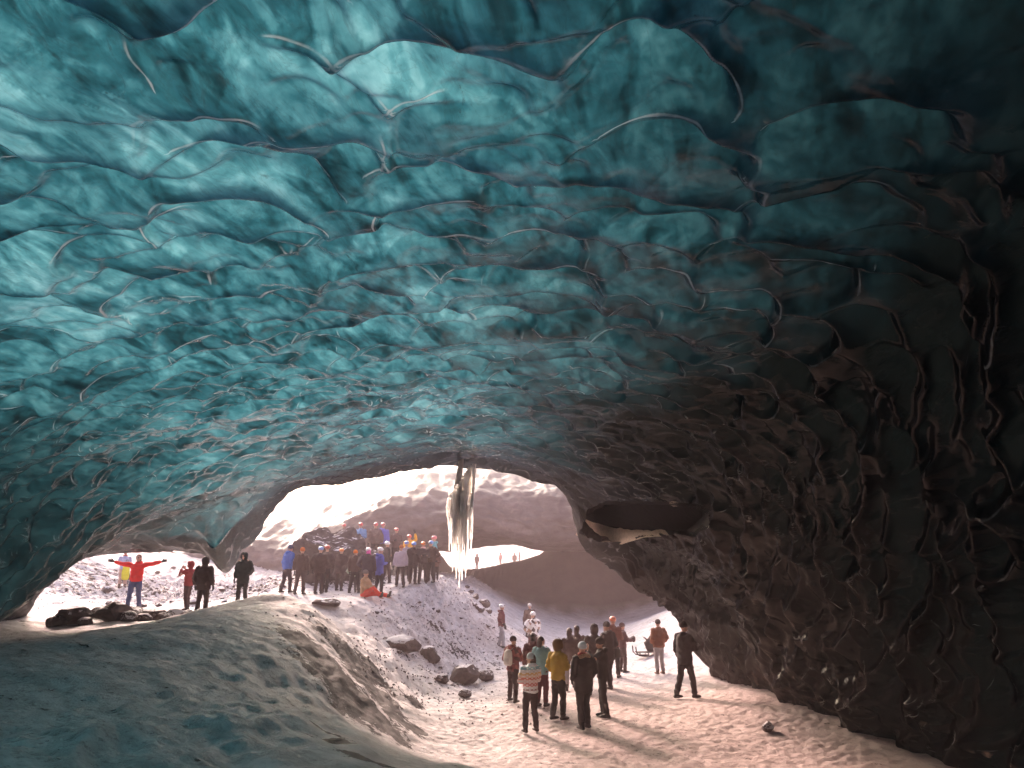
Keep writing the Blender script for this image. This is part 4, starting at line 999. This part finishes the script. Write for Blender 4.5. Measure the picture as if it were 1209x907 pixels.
for sx in (-1, 1):
    bm = bmesh.new(); tube(bm, [(.09 * sx, -.18, 1.42), (.10 * sx, -.05, 1.52), (.115 * sx, .10, 1.42), (.12 * sx, .165, 1.28), (.13 * sx, .06, 1.08), (.12 * sx, -.17, 1.04)], [(.018, .008)] * 6, 8, (1, 0, 0)); link('strap', fuse(bm, 'strap', .01, 1), bp, cloth((.40, .36, .33)))
who = PERSON_AT['tall person in a dark coat with a dark bag at the hip']
carried('shoulder_bag', who, lambda bm: tube(bm, [(.30, 0, .78), (.30, 0, .82), (.29, 0, 1.0), (.28, 0, 1.05)], [(.07, .14), (.09, .18), (.08, .17), (.04, .13)], 14, (1, 0, 0)), cloth((.025, .02, .02)), 'dark bag hanging at the hip of the tall dark coat', 'bag')
who = PERSON_AT['person in a dark maroon jacket holding something out in both hands']
carried('camera_box', who, lambda bm: tube(bm, [(0, .38, 1.10), (0, .40, 1.13), (0, .40, 1.22), (0, .38, 1.25)], [(.10, .10), (.13, .13), (.13, .13), (.10, .10)], 8, (1, 0, 0)), cloth((.05, .03, .03)), 'dark boxy object held out by the person in dark maroon', 'box')
at, H = stand(146, 696, 670, 1.0, 31)
bm = bmesh.new(); tube(bm, [(0, 0, .03), (0, 0, .10), (0, 0, .35), (0, 0, .62), (0, 0, .72)], [(.10, .08), (.15, .11), (.16, .12), (.12, .09), (.04, .03)], 14, (1, 0, 0))
yb = link('duffel_bag', fuse(bm, 'duffel_bag', .02, 2), None, cloth((.72, .66, .03))); yb.location = at; yb.location.z += .35; tag(yb, 'bright yellow bag hanging beside the pale blue figure outside', 'bag')
bm = bmesh.new(); tube(bm, [(-.05, 0, .68), (-.03, 0, .85), (.03, 0, .85), (.05, 0, .68)], [.012] * 4, 8, (0, 1, 0)); link('handle', fuse(bm, 'handle', .008, 1), yb, cloth((.10, .09, .03)))

# low dark carrier frame with a black pack, standing on the snow beside the rust jacket
c = hit(764, 775)
fr = empty('carrier_frame', (c[0], c[1], c[2]), .2)
tag(fr, 'low dark carrier frame with upturned ends and a black pack beside the rust jacket', 'carrier')
MD = cloth((.03, .022, .022), .5)
def piece(name, pts, rad, n=10, side=None, mat=None, parent=fr, vox=.012):
    bm = bmesh.new(); tube(bm, pts, rad, n, side); return link(name, fuse(bm, name, vox, 1), parent, mat or MD)
for yy in (-.17, .17): piece('runner', [(-.48, yy, .36), (-.46, yy, .16), (-.36, yy, .05), (-.1, yy, .025), (.40, yy, .025)], [.024] * 5)
for xx in (-.32, 0.0, .32): piece('crossbar', [(xx, -.19, .12), (xx, .19, .12)], [.018] * 2); 
for xx in (-.32, .0, .32):
    for yy in (-.17, .17): piece('strut', [(xx, yy, .02), (xx, yy, .13)], [.016] * 2)
piece('deck', [(-.40, 0, .15), (.40, 0, .15)], [(.20, .025)] * 2, 12, (0, 1, 0))
piece('pack', [(.18, 0, .16), (.18, 0, .24), (.14, 0, .42), (.06, 0, .56), (.02, 0, .60)], [(.14, .14), (.19, .17), (.21, .17), (.20, .12), (.16, .05)], 14, (1, 0, 0))
piece('pack_flap', [(-.10, 0, .66), (.04, 0, .54), (.20, 0, .52)], [(.14, .018), (.15, .02), (.14, .018)], 10, (0, 1, 0))

# loose gravel that nobody could count
gv = []
for i in range(2600):
    if i % 3: x, y = random.gauss(-2.6, 1.6), random.uniform(18, 36)
    else: y = random.uniform(24, 40); x = random.uniform(-18, -9)
    gv.append((x, y, random.uniform(.012, .05)))
gx_, gy_ = np.array([g[0] for g in gv]), np.array([g[1] for g in gv]); gz_ = ground_base(gx_, gy_) + ground_detail(gx_, gy_)
vs, fs = [], []
for (x, y, r), z in zip(gv, gz_):
    b = len(vs); a = random.uniform(0, 6)
    for k in range(4): vs.append((x + r * math.cos(a + k * 1.57) * random.uniform(.7, 1.3), y + r * math.sin(a + k * 1.57), z - .01))
    vs.append((x + r * .2, y, z + r * random.uniform(.5, 1)))
    for k in range(4): fs.append((b + k, b + (k + 1) % 4, b + 4))
me = bpy.data.meshes.new('gravel'); me.from_pydata(vs, [], fs); o = link('gravel', me, None, M_ROCK); o['kind'] = 'stuff'
